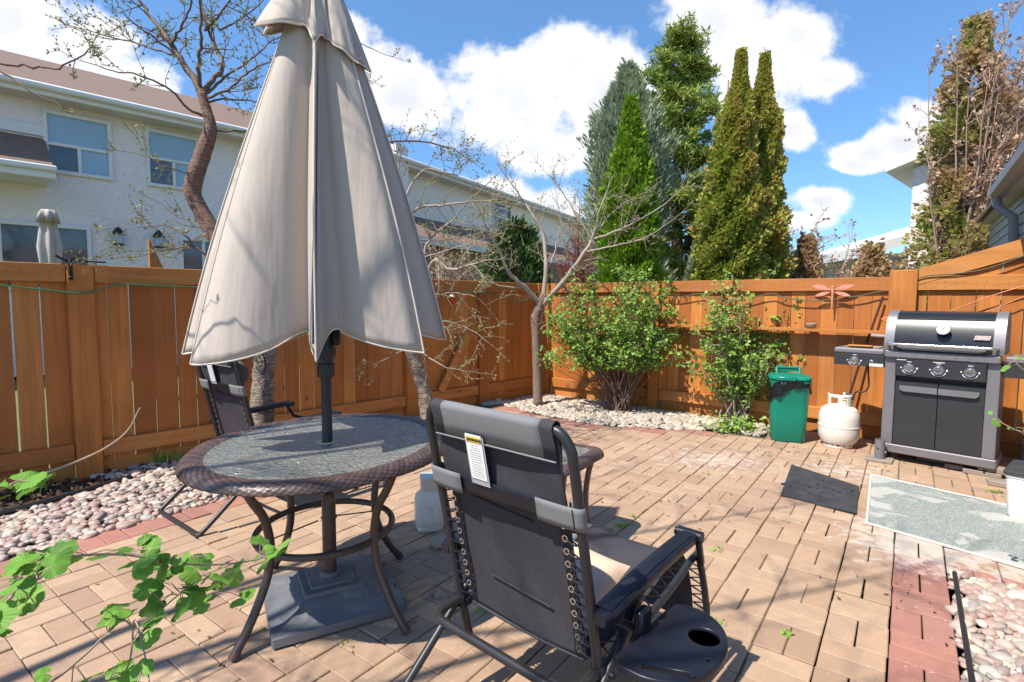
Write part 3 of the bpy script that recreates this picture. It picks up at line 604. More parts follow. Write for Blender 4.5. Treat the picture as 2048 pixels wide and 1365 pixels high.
for a in (50, 230): b.tube([(.01 + .30 * math.cos(rad(a)), -.04 + .30 * math.sin(rad(a)), .372), (.01 + .045 * math.cos(rad(a)), -.03 + .045 * math.sin(rad(a)), .405)], .0035, 5)
b.tube(circ3 := [(.01 + .036 * math.cos(t * .52), -.012 + .036 * math.sin(t * .52), .405) for t in range(13)], .004, 5, caps=False); b.build('tension_wire', M['bronze'], tb)

# ================================================================== UMBRELLA + STAND
PX, PY = -.883, 2.548
st = empty('umbrella_stand', (-.872, 2.515, 0), rad(29), 'heavy square grey resin umbrella base with tube under the round table', 'umbrella stand')
A = np.zeros((25, 25, 3)); hs_ = .285
for i in range(25):
    for j in range(25):
        u, v = -1 + i / 12, -1 + j / 12; m_ = max(abs(u), abs(v)); rr_ = (1 - m_); z = .048 + .062 * (rr_ / .55) ** 1.6 if rr_ < .55 else .11
        dg = min(abs(u), abs(v)) / max(m_, 1e-6); z -= .012 * math.sin(PI * min(1, max(0, (dg - .55) / .45))) * (1 if rr_ < .5 else 0)
        A[i, j] = (u * hs_, v * hs_, z)
b = MB(); b.grid(A); edge = [(hs_, hs_), (-hs_, hs_), (-hs_, -hs_), (hs_, -hs_)]
b.prism(rrect(-hs_, -hs_, hs_, hs_, .012, 3), .012, .0485); b.build('base_plate', M['plastic_base'], st)
b = MB(); b.box((0, 0, .012), (.46, .46, .02), bev=.004); b.build('base_foot', M['rubber'], st)
b = MB(); b.box((0, 0, .112), (.27, .27, .022), bev=.006); b.box((0, 0, .128), (.205, .205, .018), bev=.006); b.lathe([(.05, .13), (.05, .144), (.04, .152), (.034, .153)], n=28); b.build('plinth', M['plastic_base'], st)
b = MB(); b.box((.293, .02, .03), (.03, .17, .03), bev=.006); b.box((.291, -.17, .03), (.03, .10, .03), bev=.006); b.box((.291, .2, .03), (.03, .10, .03), bev=.006); b.build('wheel_housing', M['plastic_base'], st)
b = MB(); b.lathe([(.032, .13), (.032, .60), (.030, .602)], n=28); b.build('tube', M['bronze'], st)
for z in (.235, .52):
    b = MB(); n_ = 9; pl = []
    for i in range(54): a = 2 * PI * i / 54; r_ = .024 + .0035 * math.cos(n_ * a); pl.append((r_ * math.cos(a), r_ * math.sin(a)))
    b.prism(pl, 0, .016); b.tube([(0, 0, -.03), (0, 0, .004)], .008, 8); b.prism(circ(0, 0, .012, n=16), .014, .02)
    b.xf(RZ(rad(-95 - 29 + 20)) @ RY(PI / 2), (0, 0, 0)); b.xf(np.eye(3), (.046 * math.cos(rad(-104)), .046 * math.sin(rad(-104)), z)); b.build('clamp_knob', M['bronze'], st)
um = empty('patio_umbrella', (PX, PY, 0), 0, 'tall beige patio umbrella folded loosely through the round table', 'umbrella')
b = MB(); b.lathe([(.024, .15), (.024, 1.16), (.021, 1.16), (.021, 3.0)], n=24); b.build('pole', M['alu_dark'], um)
b = MB(); b.lathe([(.030, 1.085), (.040, 1.09), (.041, 1.15), (.035, 1.155), (.047, 1.19), (.049, 1.22), (.040, 1.24), (.043, 1.30), (.047, 1.37), (.034, 1.42), (.026, 1.425)], n=24); hb = b.build('crank_housing', M['alu_dark'], um)
b = MB(); b.box((.056, -.012, 1.29), (.032, .034, .10), bev=.006); b.tube([(.072, -.012, 1.33), (.072, -.03, 1.33), (.072, -.036, 1.26)], .007, 8); b.build('crank_handle', M['plastic_black'], hb)
# closed canopy: seven rib tips round the pole, angle measured from the side facing the house (deg), reach, tip height
TOWARD = math.atan2(-2.548, .883)
ribs = [(-97, .61, 1.205), (-79, .55, 1.175), (-8, .35, 1.20), (58, .49, 1.215), (84, .57, 1.26), (150, .46, 1.22), (208, .52, 1.22)]
def canopy(ribs, ztop_, tipscale=1, nt_=40, per=18, zs=None, rtop=.045, fold=.72, lift=.12, seed=3, wrinkle=.010):
    g = rs(seed); nr = len(ribs); cols = []; K = []
    for i in range(nr):
        a0, r0, z0 = ribs[i]; a1, r1, z1 = ribs[(i + 1) % nr]
        if a1 < a0: a1 += 360
        span = a1 - a0; f_ = min(.86, fold * min(1, span / 45) * (1.16 if i in (1, 2) else 1))
        for k in range(per):
            s_ = k / per; sk = {1: 2.0, 2: .55, 3: 1.2}.get(i, 1.0); sag = math.sin(PI * s_ ** sk); w_ = sag ** .75
            cols.append((rad(a0 + span * (s_ + .07 * math.sin(2 * PI * s_))), (r0 + (r1 - r0) * s_), f_ * w_, (z0 + (z1 - z0) * s_) + lift * sag * min(1, span / 45), i + s_, sag))
    A = np.zeros((len(cols), nt_ + 1, 3)); ph = g.uniform(0, 6, 12)
    for c, (a, r, f_, z, q, sag) in enumerate(cols):
        for j in range(nt_ + 1):
            t = j / nt_; rr_ = rtop + (r - rtop) * (t ** .93) * (1 - f_ * (1 - .15 * t)) * (1 + .05 * math.sin(PI * t))
            rr_ += wrinkle * t * (math.sin(q * 9 + ph[0] + 3 * t) + .7 * math.sin(q * 17 + ph[1] - 4 * t)) * (.3 + sag)
            zz = ztop_ + (z - ztop_) * t; th = TOWARD + a + .035 * math.sin(3.2 * t + q * 2.1) * t
            A[c, j] = (rr_ * math.cos(th), rr_ * math.sin(th), zz)
    return A
A = canopy(ribs, 2.93)
b = MB(); b.grid(A, closed_u=True); cn = b.build('canopy', M['fabric'], um, auto=0)
sd = cn.modifiers.new('s', 'SOLIDIFY'); sd.thickness = .0025
for i in range(7):
    b = MB(); pth = A[i * 18] * 1.0; pth[:, :2] *= 1.006; b.tube(pth, .0048, 6, flat=.8); b.build('seam', M['fabric_trim'], cn)
b = MB(); hemm = A[:, -1]; b.tube(np.concatenate([hemm, hemm[:1]]), .0045, 5, caps=False); b.build('hem', M['fabric_trim'], cn)
vr = [(a, r * .32 + .042 + (.05 if i in (1,) else 0), 2.63 - (.12 if i in (3, 4) else 0) + (.0 if i != 2 else -.08)) for i, (a, r, z) in enumerate(ribs)]
A3 = canopy(vr, 2.99, nt_=16, fold=.5, lift=.07, rtop=.03, seed=6, wrinkle=.012)
b = MB(); b.grid(A3, closed_u=True); vn = b.build('vent_flap', M['fabric'], um, auto=0); sd = vn.modifiers.new('s', 'SOLIDIFY'); sd.thickness = .0025
b = MB(); hemm = A3[:, -1]; b.tube(np.concatenate([hemm, hemm[:1]]), .0045, 5, caps=False); b.build('hem', M['fabric_trim'], vn)
for i, (a, r, z) in enumerate(ribs):
    th = TOWARD + rad(a); b = MB(); b.tube([(.03 * math.cos(th), .03 * math.sin(th), 2.88), (r * .93 * math.cos(th), r * .93 * math.sin(th), z + .07)], .008, 6); b.build('rib', M['alu_dark'], um)
b = MB(); b.lathe([(.03, 2.86), (.045, 2.87), (.045, 2.94), (.02, 2.99), (.012, 3.06), (.001, 3.07)], n=20); b.build('top_hub', M['alu_dark'], um)

# ================================================================== RECLINING CHAIRS
def loft(b, secs, caps=True, r=.5):
    A = np.array(secs); k, n = A.shape[:2]
    F = [(i * n + j, i * n + (j + 1) % n, (i + 1) * n + (j + 1) % n, (i + 1) * n + j) for i in range(k - 1) for j in range(n)]
    if caps: F += [tuple(range(n))[::-1], tuple((k - 1) * n + j for j in range(n))]
    b.add(A.reshape(-1, 3), F, r); return b
WF = .292
def by(z): return -.16 * (z - .37) / .743
def make_chair(label, tray=False, pillow=False, tagon=True):
    c = empty('zero_gravity_chair', (0, 0, 0), 0, label, 'chair', 'folding mesh recliners around the table')
    hw = WF; top = 1.113
    P = [(-hw, .035, .22), (-hw, by(.37), .37), (-hw, by(.7), .7), (-hw, by(1.0), 1.0), (-hw + .006, by(1.06), 1.062), (-hw + .03, by(1.1), 1.10), (-hw + .075, by(top), top)]
    path = smooth_path(P, 5); path += [Vector((-p.x, p.y, p.z)) for p in reversed(path)]
    b = MB(); b.tube(path, .0150, 12); b.build('back_frame', M['alu_dark'], c)
    # sling
    def panel(x0, x1, z0, z1, nx, nz_, dy, sag, zbow=0):
        A = np.zeros((nx + 1, nz_ + 1, 3))
        for i in range(nx + 1):
            for j in range(nz_ + 1):
                u = i / nx; v = j / nz_; x = x0 + (x1 - x0) * u; z = z0 + (z1 - z0) * v - zbow * (1 - (2 * u - 1) ** 2) * (1 - v)
                A[i, j] = (x, by(z) + dy + sag * (1 - (2 * u - 1) ** 4) * math.sin(PI * min(1, v * .9 + .05)) + .0025 * math.sin(9 * v + 7 * u), z)
        return A
    b = MB(); A = panel(-.246, .246, .385, .90, 24, 30, .004, .022, .02); b.grid(A); sg = b.build('back_sling', M['sling'], c, auto=0); s_ = sg.modifiers.new('s', 'SOLIDIFY'); s_.thickness = .006
    b = MB()
    for x in (-.218, .218): b.tube([(x, by(z) - .004 + .0 + .012 * math.sin(PI * (z - .38) / .52) * .6, z) for z in np.linspace(.40, .89, 14)], .0028, 5)
    for z, xa, xb in ((.80, -.16, .10), (.52, -.12, .13)): b.tube([(x, by(z - .10 * (x)) + .012 + 0, z - .08 * (x * 1.0)) for x in np.linspace(xa, xb, 12)], .0028, 5)
    b.build('stitching', M['rubber'], sg)
    b = MB(); A = panel(-.252, .252, .84, top - .02, 20, 14, -.004, .010); b.grid(A); hd = b.build('head_sling', M['sling'], c, auto=0); s_ = hd.modifiers.new('s', 'SOLIDIFY'); s_.thickness = .005
    # sleeve over the top bar
    def sleeve(x0, x1, rr_, name, mt, par):
        prof = []
        yb, zb = by(top), top
        n_ = Vector((0, -math.cos(.212), -math.sin(.212) * 0)).normalized()
        prof.append((by(top - .10) - .012, top - .100)); prof.append((by(top - .05) - .014, top - .05))
        for a in range(-10, 200, 21): prof.append((yb - rr_ * math.cos(rad(a)), zb + rr_ * math.sin(rad(a))))
        prof.append((by(top - .05) + .014, top - .05)); prof.append((by(top - .09) + .012, top - .09))
        A = np.array([[(x, y + .002 * math.sin(x * 30), z) for (y, z) in prof] for x in np.linspace(x0, x1, 12)]); b = MB(); b.grid(A); o = b.build(name, mt, par, auto=0); s_ = o.modifiers.new('s', 'SOLIDIFY'); s_.thickness = .003; return o
    hs1 = sleeve(-.205, .205, .0195, 'top_sleeve', M['sling_grey'], c); sleeve(-.246, -.202, .0205, 'sleeve_end', M['sling'], hs1); sleeve(.202, .246, .0205, 'sleeve_end', M['sling'], hs1)
    b = MB(); b.tube([(-.246, by(top - .094) - .0165, top - .094), (.246, by(top - .094) - .0165, top - .094)], .004, 6, flat=.6); b.build('sleeve_piping', M['sling_grey'], hs1)
    # elastic strap
    zs = .862
    A = np.array([[(x, by(z) - .020 + .004 * (1 - (x / .29) ** 2), z) for z in np.linspace(zs - .03, zs + .03, 5)] for x in np.linspace(-.285, .285, 16)]); b = MB(); b.grid(A); so_ = b.build('lumbar_strap', M['plastic_black'], c, auto=0); s_ = so_.modifiers.new('s', 'SOLIDIFY'); s_.thickness = .003
    for sx in (-1, 1):
        xs = [(sx * .155, by(zs) - .0225), (sx * .20, by(zs) - .024), (sx * .25, by(zs) - .023)] + [(sx * (.292 + .0185 * math.sin(rad(a))), by(zs) - .0185 * math.cos(rad(a))) for a in range(0, 181, 30)] + [(sx * .25, by(zs) + .016)]
        A = np.array([[(x, y + by(z) - by(zs), z) for z in np.linspace(zs - .034, zs + .034, 5)] for x, y in xs]); b = MB(); b.grid(A); e_ = b.build('strap_end', M['sling_grey'], so_, auto=0); s_ = e_.modifiers.new('s', 'SOLIDIFY'); s_.thickness = .004
    # lacing
    for sx in (-1, 1):
        zz = np.linspace(.42, .825, 11); b = MB(); e = MB()
        for i, z in enumerate(zz):
            y = by(z) + .002; b.tube(smooth_path([(sx * .232, y - .004, z), (sx * .26, y - .008, z - .008), (sx * .281, y - .010, z - .004), (sx * .284, y - .004, z + .006), (sx * .279, y + .004, z + .014), (sx * .262, y + .008, z + .020), (sx * .232, y + .002, z + (zz[1] - zz[0]) * .9)], 3), .0028, 5)
            e.tube([(sx * .232 + .0085 * math.cos(t * PI / 6), y - .0045, z + .0085 * math.sin(t * PI / 6)) for t in range(13)], .0025, 5, caps=False)
        lc = b.build('lacing_cord', M['plastic_black'], c); e.build('eyelets', M['chrome'], lc)
    # seat and leg rest
    prof = [(.0, .385), (.08, .375), (.2, .385), (.4, .42), (.56, .465), (.64, .476), (.69, .46), (.735, .40), (.78, .28), (.80, .18)]
    pp = smooth_path([(0, y, z) for y, z in prof], 4)
    A = np.array([[(x, p.y, p.z - .012 * (1 - (x / .25) ** 2)) for p in pp] for x in np.linspace(-.238, .238, 13)]); b = MB(); b.grid(A); se = b.build('seat_sling', M['sling'], c, auto=0); s_ = se.modifiers.new('s', 'SOLIDIFY'); s_.thickness = .006
    A = np.array([[(x, p.y, p.z + .003 - .012 * (1 - (x / .25) ** 2)) for p in pp[2:26]] for x in np.linspace(-.243, -.165, 4)]); b = MB(); b.grid(A); b.build('seat_border', M['sling_grey'], se, auto=0)
    A = np.array([[(x, p.y, p.z + .003 - .012 * (1 - (x / .25) ** 2)) for p in pp[18:30]] for x in np.linspace(-.165, .24, 8)]); b = MB(); b.grid(A); b.build('seat_border', M['sling_grey'], se, auto=0) if 0 else None
    b = MB()
    sp_ = smooth_path([(-hw, -.02, .375), (-hw, .2, .385), (-hw, .5, .44), (-hw, .65, .478), (-hw, .72, .44), (-hw, .81, .17), (-hw + .05, .82, .14)], 4); sp_ += [Vector((-p.x, p.y, p.z)) for p in reversed(sp_)]
    b.tube(sp_, .0135, 10)
    lp = smooth_path([(-hw, .03, .375), (-hw - .003, -.05, .372), (-hw, -.10, .365), (-hw + .02, -.125, .36), (-hw + .06, -.13, .358)], 4); lp += [Vector((-p.x, p.y, p.z)) for p in reversed(lp)]
    b.tube(lp, .0150, 10); b.build('seat_frame', M['alu_dark'], c)
    for sx in (-1, 1):
        e = MB(); zg = []
        for i, y in enumerate(np.linspace(.06, .62, 18)): zg.append((sx * (.236 if i % 2 else .29), y, .383 + .13 * y))
        for i, z in enumerate(np.linspace(.44, .2, 13)): zg.append((sx * (.236 if i % 2 else .288), .83 - .32 * (z - .13), z))
        e.tube(zg, .004, 5); e.build('seat_lacing', M['plastic_black'], c)
    hx = hw + .022
    for nm, pa in (('rear_leg', [(-hx, .23, .575), (-hx, 0.0, .36), (-hx, -.38, .035), (-hx + .02, -.41, .018), (-hx + .07, -.415, .016)]), ('front_leg', [(-hx - .02, .02, .54), (-hx - .02, .25, .37), (-hx - .02, .68, .04), (-hx, .715, .018), (-hx + .07, .72, .016)])):
        q = smooth_path(pa, 4); q += [Vector((-p.x, p.y, p.z)) for p in reversed(q)]; b = MB(); b.tube(q, .0145, 10); b.build(nm, M['alu_dark'], c)
    for sx in (-1, 1):
        b = MB(); b.box((sx * (hw + .004), .012, .365), (.04, .055, .06), bev=.008); b.tube([(sx * (hw - .03), .012, .37), (sx * (hw + .045), .012, .37)], .011, 10)
        b.box((sx * (hx + .005), .115, .47), (.03, .035, .16), RX(rad(-38)), bev=.005); b.build('hinge_bracket', M['plastic_black'], c)
    for sx in (-1, 1):
        secs = []
        for t in np.linspace(0, 1, 14):
            y = -.055 + .61 * t; w_ = .036 * (1 - .12 * t) * (math.sqrt(max(0, 1 - (1 - t / .07) ** 2)) if t < .07 else 1) * (1 if t < .93 else .9); w_ = max(w_, .02); zc = .565 + .045 * t + .012 * math.sin(PI * t)
            hh = .017; secs.append([(sx * .325 + x, y, zc + z) for x, z in rrect(-w_, -hh, w_, hh, .010, 3)])
        b = MB(); loft(b, secs); ar = b.build('armrest', M['plastic_black'], c)
        secs = []
        for t in np.linspace(.04, .93, 12):
            y = -.055 + .61 * t; w_ = .026 * (1 - .12 * t); zc = .584 + .045 * t + .012 * math.sin(PI * t); secs.append([(sx * .322 + x, y, zc + z) for x, z in rrect(-w_, -.004, w_, .004, .003, 2)])
        b = MB(); loft(b, secs); b.build('arm_pad', M['plastic_black'], ar)
        b = MB(); b.tube([(sx * .275, .553, .612), (sx * .365, .553, .612)], .021, 14); b.tube([(sx * .265, .553, .612), (sx * .275, .553, .612)], .015, 12); b.tube([(sx * .355, .545, .60), (sx * .345, .60, .50), (sx * .31, .68, .47)], .013, 8); b.build('lock_knob', M['plastic_black'], ar)
    if tagon:
        R = Matrix(((1, 0, 0), (0, 0, 1), (0, 1, 0))).to_4x4()   # flat text -> facing the rear
        tl = -math.atan(.16 / .743)
        def TM(x, z, off): return Matrix.Translation((x, by(z) - .016 - off, z)) @ Matrix.Rotation(-tl + 0, 4, 'X') @ Matrix.Rotation(PI / 2, 4, 'X')
        b = MB(); b.box((-.062, by(.96) - .022, .96), (.080, .0012, .165), RX(-tl)); tg = b.build('tag_sleeve', mat('clear_sleeve', (.5, .5, .52), .2, trans=.2) if 'clear_sleeve' not in bpy.data.materials else bpy.data.materials['clear_sleeve'], c, smooth=False)
        b = MB(); b.box((-.062, by(.972) - .0245, .972), (.068, .0012, .150), RX(-tl)); wt = b.build('warning_tag', M['paper'], c, smooth=False)
        b = MB(); b.box((-.062, by(1.029) - .0258, 1.029), (.062, .001, .019), RX(-tl)); b.build('yellow_band', M['yellow'], wt, smooth=False)
        Mt = Matrix.Translation((-.058, by(1.029) - .0272, 1.029)) @ Matrix.Rotation(-tl, 4, 'X') @ Matrix.Rotation(PI / 2, 4, 'X')
        text('warning_text', 'WARNING', .0125, M['ink'], Mt, wt, bold=.0003)
        b = MB(); b.add([(-.0905, by(1.025) - .0272, 1.023), (-.0815, by(1.025) - .0272, 1.023), (-.086, by(1.033) - .0272, 1.0325)], [(0, 1, 2)]); b.build('warning_triangle', M['ink'], wt, smooth=False)
        b = MB(); g_ = random.Random(3)
        for k in range(14):
            z = 1.011 - k * .0078; w_ = .052 * (.6 if k in (0, 1) else g_.uniform(.8, 1)); b.box((-.062, by(z) - .0256, z), (w_, .0006, .0016), RX(-tl))
        b.build('printed_lines', M['ink_grey'], wt, smooth=False)
    if tray:
        outer = [(.355, -.035), (.355, .30)] + circ(.44, .14, .165, .185, 22, rad(100), rad(-110))[0:0]
        outer = [(.372, .315), (.40, .335), (.44, .34)] + circ(.44, .14, .152, .20, 20, rad(80), rad(-95)) + [(.40, -.06), (.372, -.04)]
        hole = circ(.515, .215, .048, n=28); slot = [(.43, -.012), (.55, .045), (.565, .02), (.445, -.037)]; notch = [(.535, .145), (.575, .125), (.57, .10)]
        tr = plate('side_tray', outer, [hole, slot, notch], .462, .022, M['plastic_black'], c, bev=.004)
        b = MB(); b.lathe([(.048, .463), (.049, .455), (.044, .395), (.001, .393), (.001, .397), (.041, .399), (.046, .463)], (.515, .215, 0), 28); b.build('cup_holder', M['plastic_black'], tr)
        b = MB(); b.box((.366, .12, .49), (.03, .06, .10), bev=.006); b.tube([(.35, .12, .53), (.36, .12, .44), (.40, .12, .45)], .012, 8); b.build('tray_bracket', M['plastic_black'], tr)
    if pillow:
        A = []
        for t in np.linspace(0, 1, 9):
            q = math.sin(PI * t) ** .45; A.append([(x * .235, by(.99) + .055 + .045 * (2 * t - 1) * (1 if 1 else 0) * .9, .965 + z * q * .085) for x, z in [(p[0], p[1]) for p in rrect(-1, -1, 1, 1, .35, 4)]])
        b = MB(); loft(b, A); b.build('head_pillow', mat('grey_pillow', (.09, .09, .10), .85, nscale=300, nmix=.3), c, auto=0)
        b = MB(); b.tube(smooth_path([(.235, by(1.0) + .06, 1.05), (.245, by(1.0) + .12, 1.10), (.25, by(1.0) + .19, 1.08), (.25, by(1.0) + .20, .98), (.25, by(1.0) + .17, .95)], 5), .0055, 6); b.build('pillow_cord', M['plastic_black'], c)
    return c
ch1 = make_chair('near black recliner with side tray and warning tag seen from behind', tray=True)
ch1.location = (.041, 1.70, 0); ch1.rotation_euler = (0, 0, -.73)
ch2 = make_chair('far black recliner with grey pillow behind the round table by the fence', pillow=True)
ch2.location = (-1.90, 3.72, 0); ch2.rotation_euler = (0, 0, rad(-38))
# cushion on the seat
A = []
for i in range(19):
    row = []
    for j in range(19):
        u, v = -1 + i / 9, -1 + j / 9; e = (1 - u ** 4) * (1 - v ** 4); pin = 1 - .07 * (1 - abs(u)) * (abs(v) > .9) - .0
        row.append((u * .15 * (1 - .07 * (1 - v * v)), v * .15 * (1 - .07 * (1 - u * u)), .055 * max(e, 0) ** .55))
    A.append(row)
A = np.array(A); Bq = A.copy(); Bq[:, :, 2] *= -.8; b = MB(); b.grid(A); b.grid(Bq[::-1]); cu = b.build('cushion', M['beige_cloth'], auto=0)
tag(cu, 'small beige square cushion on the seat of the near recliner', 'cushion')
h_ = Vector((math.sin(.73), math.cos(.73), 0)); s_ = Vector((h_.y, -h_.x, 0)); cu.location = Vector((.041, 1.70, .475)) + h_ * .20 + s_ * .05; cu.rotation_euler = (rad(32), rad(6), -.73)

# ================================================================== SIDE TABLE
sc_ = Vector((.62, 3.25, 0)); e1 = Vector((-.85, .53, 0)).normalized(); e2 = Vector((-.60, -.80, 0)).normalized(); hs2 = .25
ctr = sc_ + e1 * .27 + e2 * .27; sd_ = empty('side_table', ctr, math.atan2(e1.y, e1.x), 'small square wicker table with glass top behind the near recliner', 'side table')
rp = rrect(-hs2, -hs2, hs2, hs2, .07, 10); 
def rr_path(t, rp=rp):
    n_ = len(rp); f = t * n_; i = int(f) % n_; fr = f - int(f); a, b_ = rp[i], rp[(i + 1) % n_]; x, y = a[0] + (b_[0] - a[0]) * fr, a[1] + (b_[1] - a[1]) * fr
    def nrm(k):
        p, q = rp[(k - 1) % n_], rp[(k + 1) % n_]; dx, dy = q[0] - p[0], q[1] - p[1]; l = math.hypot(dx, dy); return (dy / l, -dx / l)
    n0, n1 = nrm(i), nrm((i + 1) % n_); nx, ny = n0[0] * (1 - fr) + n1[0] * fr, n0[1] * (1 - fr) + n1[1] * fr; return (x, y), (nx, ny), math.atan2(y, x)
# resample path evenly
Ls = [0]
for i in range(len(rp)): a, b_ = rp[i], rp[(i + 1) % len(rp)]; Ls.append(Ls[-1] + math.hypot(b_[0] - a[0], b_[1] - a[1]))
def rr_even(t):
    s0 = t * Ls[-1]; i = max(0, min(len(rp) - 1, int(np.searchsorted(Ls, s0, side='right')) - 1)); fr = (s0 - Ls[i]) / max(1e-9, Ls[i + 1] - Ls[i]); (p, n, _) = rr_path((i + min(fr, .999)) / len(rp)); return p, n, 2 * PI * t
wicker_ring(lambda: table_prof(.06, .555, .032), rr_even, 700, 44, 5).build('wicker_rim', M['wicker'], sd_, auto=0)
plate('glass_top', rrect(-.195, -.195, .195, .195, .04), [], .549, .006, M['glass_top'], sd_)
for sx in (-1, 1):
    for sy in (-1, 1):
        q = smooth_path([(sx * .20, sy * .20, .53), (sx * .175, sy * .175, .40), (sx * .165, sy * .165, .25), (sx * .18, sy * .18, .10), (sx * .215, sy * .215, .01)], 14)
        rad_ = [.0165 + .0025 * (k % 2) for k in range(len(q))]; b = MB(); b.tube(q, rad_, 10, r=np.repeat([.55 + .4 * (k % 2) for k in range(len(q))], 10)); b.build('leg', M['wicker'], sd_, auto=0)

# ================================================================== BARBECUE GRILL
def onfence(px, py, off=-.05, right=True):
    """point where the line of sight meets the fence plane moved off metres toward the yard"""
    n = Vector((.625, .780, 0)) if right else Vector((-.721, .693, 0)); p0 = Vector((C0[0], C0[1], 0)) + n * off; d = Vector(ray(px, py)); o = Vector((0, 0, CAMZ)); return o + d * ((p0 - o).dot(n) / d.dot(n))
gr = empty('gas_grill', (3.46, 4.98, 0), math.atan2(-.724, .69), 'black and grey cabinet gas barbecue with closed lid by the fence', 'barbecue')
GW = .80
def gb(name, mt, boxes, par=gr, bev=.004):
    b = MB()
    for (x0, x1, y0, y1, z0, z1) in boxes: b.box(((x0 + x1) / 2, (y0 + y1) / 2, (z0 + z1) / 2), (x1 - x0, y1 - y0, z1 - z0), bev=bev)
    return b.build(name, mt, par, smooth=False)
gb('cabinet_post', M['grill_grey'], [(0, .085, -.004, .06, .155, .956)]); gb('cabinet_post', M['grill_grey'], [(.715, .80, -.004, .06, .155, .956)])
gb('side_panel', M['grill_grey'], [(.003, .02, .061, .46, .155, .95)]); gb('side_panel', M['grill_grey'], [(.78, .797, .061, .46, .155, .95)])
gb('back_panel', M['grill_door'], [(.02, .78, .44, .46, .155, .95)], bev=.001)
gb('bottom_frame', M['grill_grey'], [(-.012, .812, -.014, .47, .075, .154)], bev=.008)
gb('firebox', M['rubber'], [(.086, .714, .03, .44, .70, .95)])
for x0, x1 in ((.088, .398), (.402, .713)):
    d_ = gb('door', M['grill_door'], [(x0, x1, .006, .026, .158, .752)], bev=.003)
    xa, xb = (x0 + .035, x1 - .002) if x0 < .3 else (x0 + .002, x1 - .035)
    b = MB(); b.prism([(xa, .655), (xa + .0, .706), (xb, .706), (xb, .655)] if 0 else ([(xa + .025, .655), (xa, .675), (xa, .706), (xb, .706), (xb, .655)] if x0 < .3 else [(xa, .655), (xa, .706), (xb, .706), (xb, .675), (xb - .025, .655)]), .0, .024); b.xf(np.array([[1, 0, 0], [0, 0, -1], [0, 1, 0]]), (0, .002, 0)); b.build('door_handle', M['grill_grey'], d_, smooth=False)
cp = gb('control_panel', M['grill_door'], [(.086, .716, -.035, .03, .795, .956)], bev=.006)
gb('name_rail', M['grill_grey'], [(.0, .80, -.045, .07, .957, 1.022)], bev=.010)
nr_ = [o for o in gr.children if o.name.startswith('name_rail')][0]
MT = lambda x, y, z: Matrix.Translation((x, y, z)) @ Matrix.Rotation(PI / 2, 4, 'X')
for i, chh in enumerate('COLEMAN'): text('raised_letter', chh, .030, M['grill_grey'], MT(.125 + i * .097, -.0455, .990), nr_, ext=.0018, bold=.0006)
RF = np.array([[1, 0, 0], [0, 0, -1], [0, 1, 0]])   # lathe axis z -> toward the viewer (-y)
def knob(x, z, par, y=-.036, s=1.0, name='knob'):
    b = MB(); b.lathe([(.043 * s, 0), (.043 * s, .006), (.040 * s, .010), (.036 * s, .010), (.034 * s, .022), (.030 * s, .027), (.026 * s, .026), (.022 * s, .030), (.010 * s, .030), (.008 * s, .033), (.001, .033)], n=36); b.xf(RF, (x, y, z)); k_ = b.build(name, M['chrome'], par, auto=25)
    b = MB(); A_ = []
    for q in range(25): a = rad(200 + 140 * q / 24); A_.append([((.051 - .0) * s * math.cos(a), .051 * s * math.sin(a), 0), (.056 * s * math.cos(a), .056 * s * math.sin(a), 0)])
    b.grid(np.array(A_)); 
    for (dx, dz, w_, h_) in ((0, .056, .034, .005), (.058, .0, .012, .014), (-.060, 0, .010, .010)): b.add([(dx * s - w_ * s / 2, dz * s - h_ * s / 2, 0), (dx * s + w_ * s / 2, dz * s - h_ * s / 2, 0), (dx * s + w_ * s / 2, dz * s + h_ * s / 2, 0), (dx * s - w_ * s / 2, dz * s + h_ * s / 2, 0)], [(0, 1, 2, 3)])
    b.xf(RF, (x, y - .0008, z)); b.build('dial_marks', M['white'], k_, smooth=False)
for x in (.19, .40, .612): knob(x, .872, cp)
b = MB(); b.box((.13, -.0355, .945), (.07, .001, .004)); b.box((.40, -.0355, .938), (.08, .001, .005)); b.build('panel_print', M['white'], cp, smooth=False) if 0 else None
gb('panel_print', M['white'], [(.095, .165, -.0362, -.035, .940, .945)], cp, bev=0); gb('panel_print', M['white'], [(.36, .44, -.0362, -.035, .936, .941)], cp, bev=0)
lidp = [(-.018, 1.026), (-.022, 1.08), (.0, 1.17), (.035, 1.26), (.075, 1.325), (.13, 1.365), (.22, 1.385), (.34, 1.375), (.42, 1.32), (.455, 1.20), (.46, 1.026)]
def lidsec(x0, x1, mt, name, sc=1.0, par=gr):
    pts = [(p.y, p.z) for p in smooth_path([(0, y, z) for y, z in lidp], 5)]; cy, cz = .22, 1.1; pts = [(cy + (y - cy) * sc, cz + (z - cz) * sc if z > 1.04 else z) for y, z in pts]
    k = len(pts); b = MB(); V = [(x0, y, z) for y, z in pts] + [(x1, y, z) for y, z in pts]; b.add(V, [(i, i + 1, k + i + 1, k + i) for i in range(k - 1)] + [tuple(range(k))[::-1], tuple(range(k, 2 * k))]); return b.build(name, mt, par, auto=35)
lid = lidsec(.062, .742, M['grill_black'], 'lid', .985); lidsec(-.012, .062, M['grill_grey'], 'lid_end', 1.0, lid); lidsec(.742, .815, M['grill_grey'], 'lid_end', 1.0, lid)
gb('lid_trim', M['rubber'], [(.065, .739, .055, .062, 1.318, 1.326)], lid, bev=0)
b = MB(); b.tube(smooth_path([(.03, .0, 1.085), (.03, -.05, 1.083), (.07, -.078, 1.083), (.4, -.082, 1.083), (.73, -.078, 1.083), (.77, -.05, 1.083), (.77, 0, 1.085)], 5), .0125, 12); b.build('lid_handle', M['chrome'], lid)
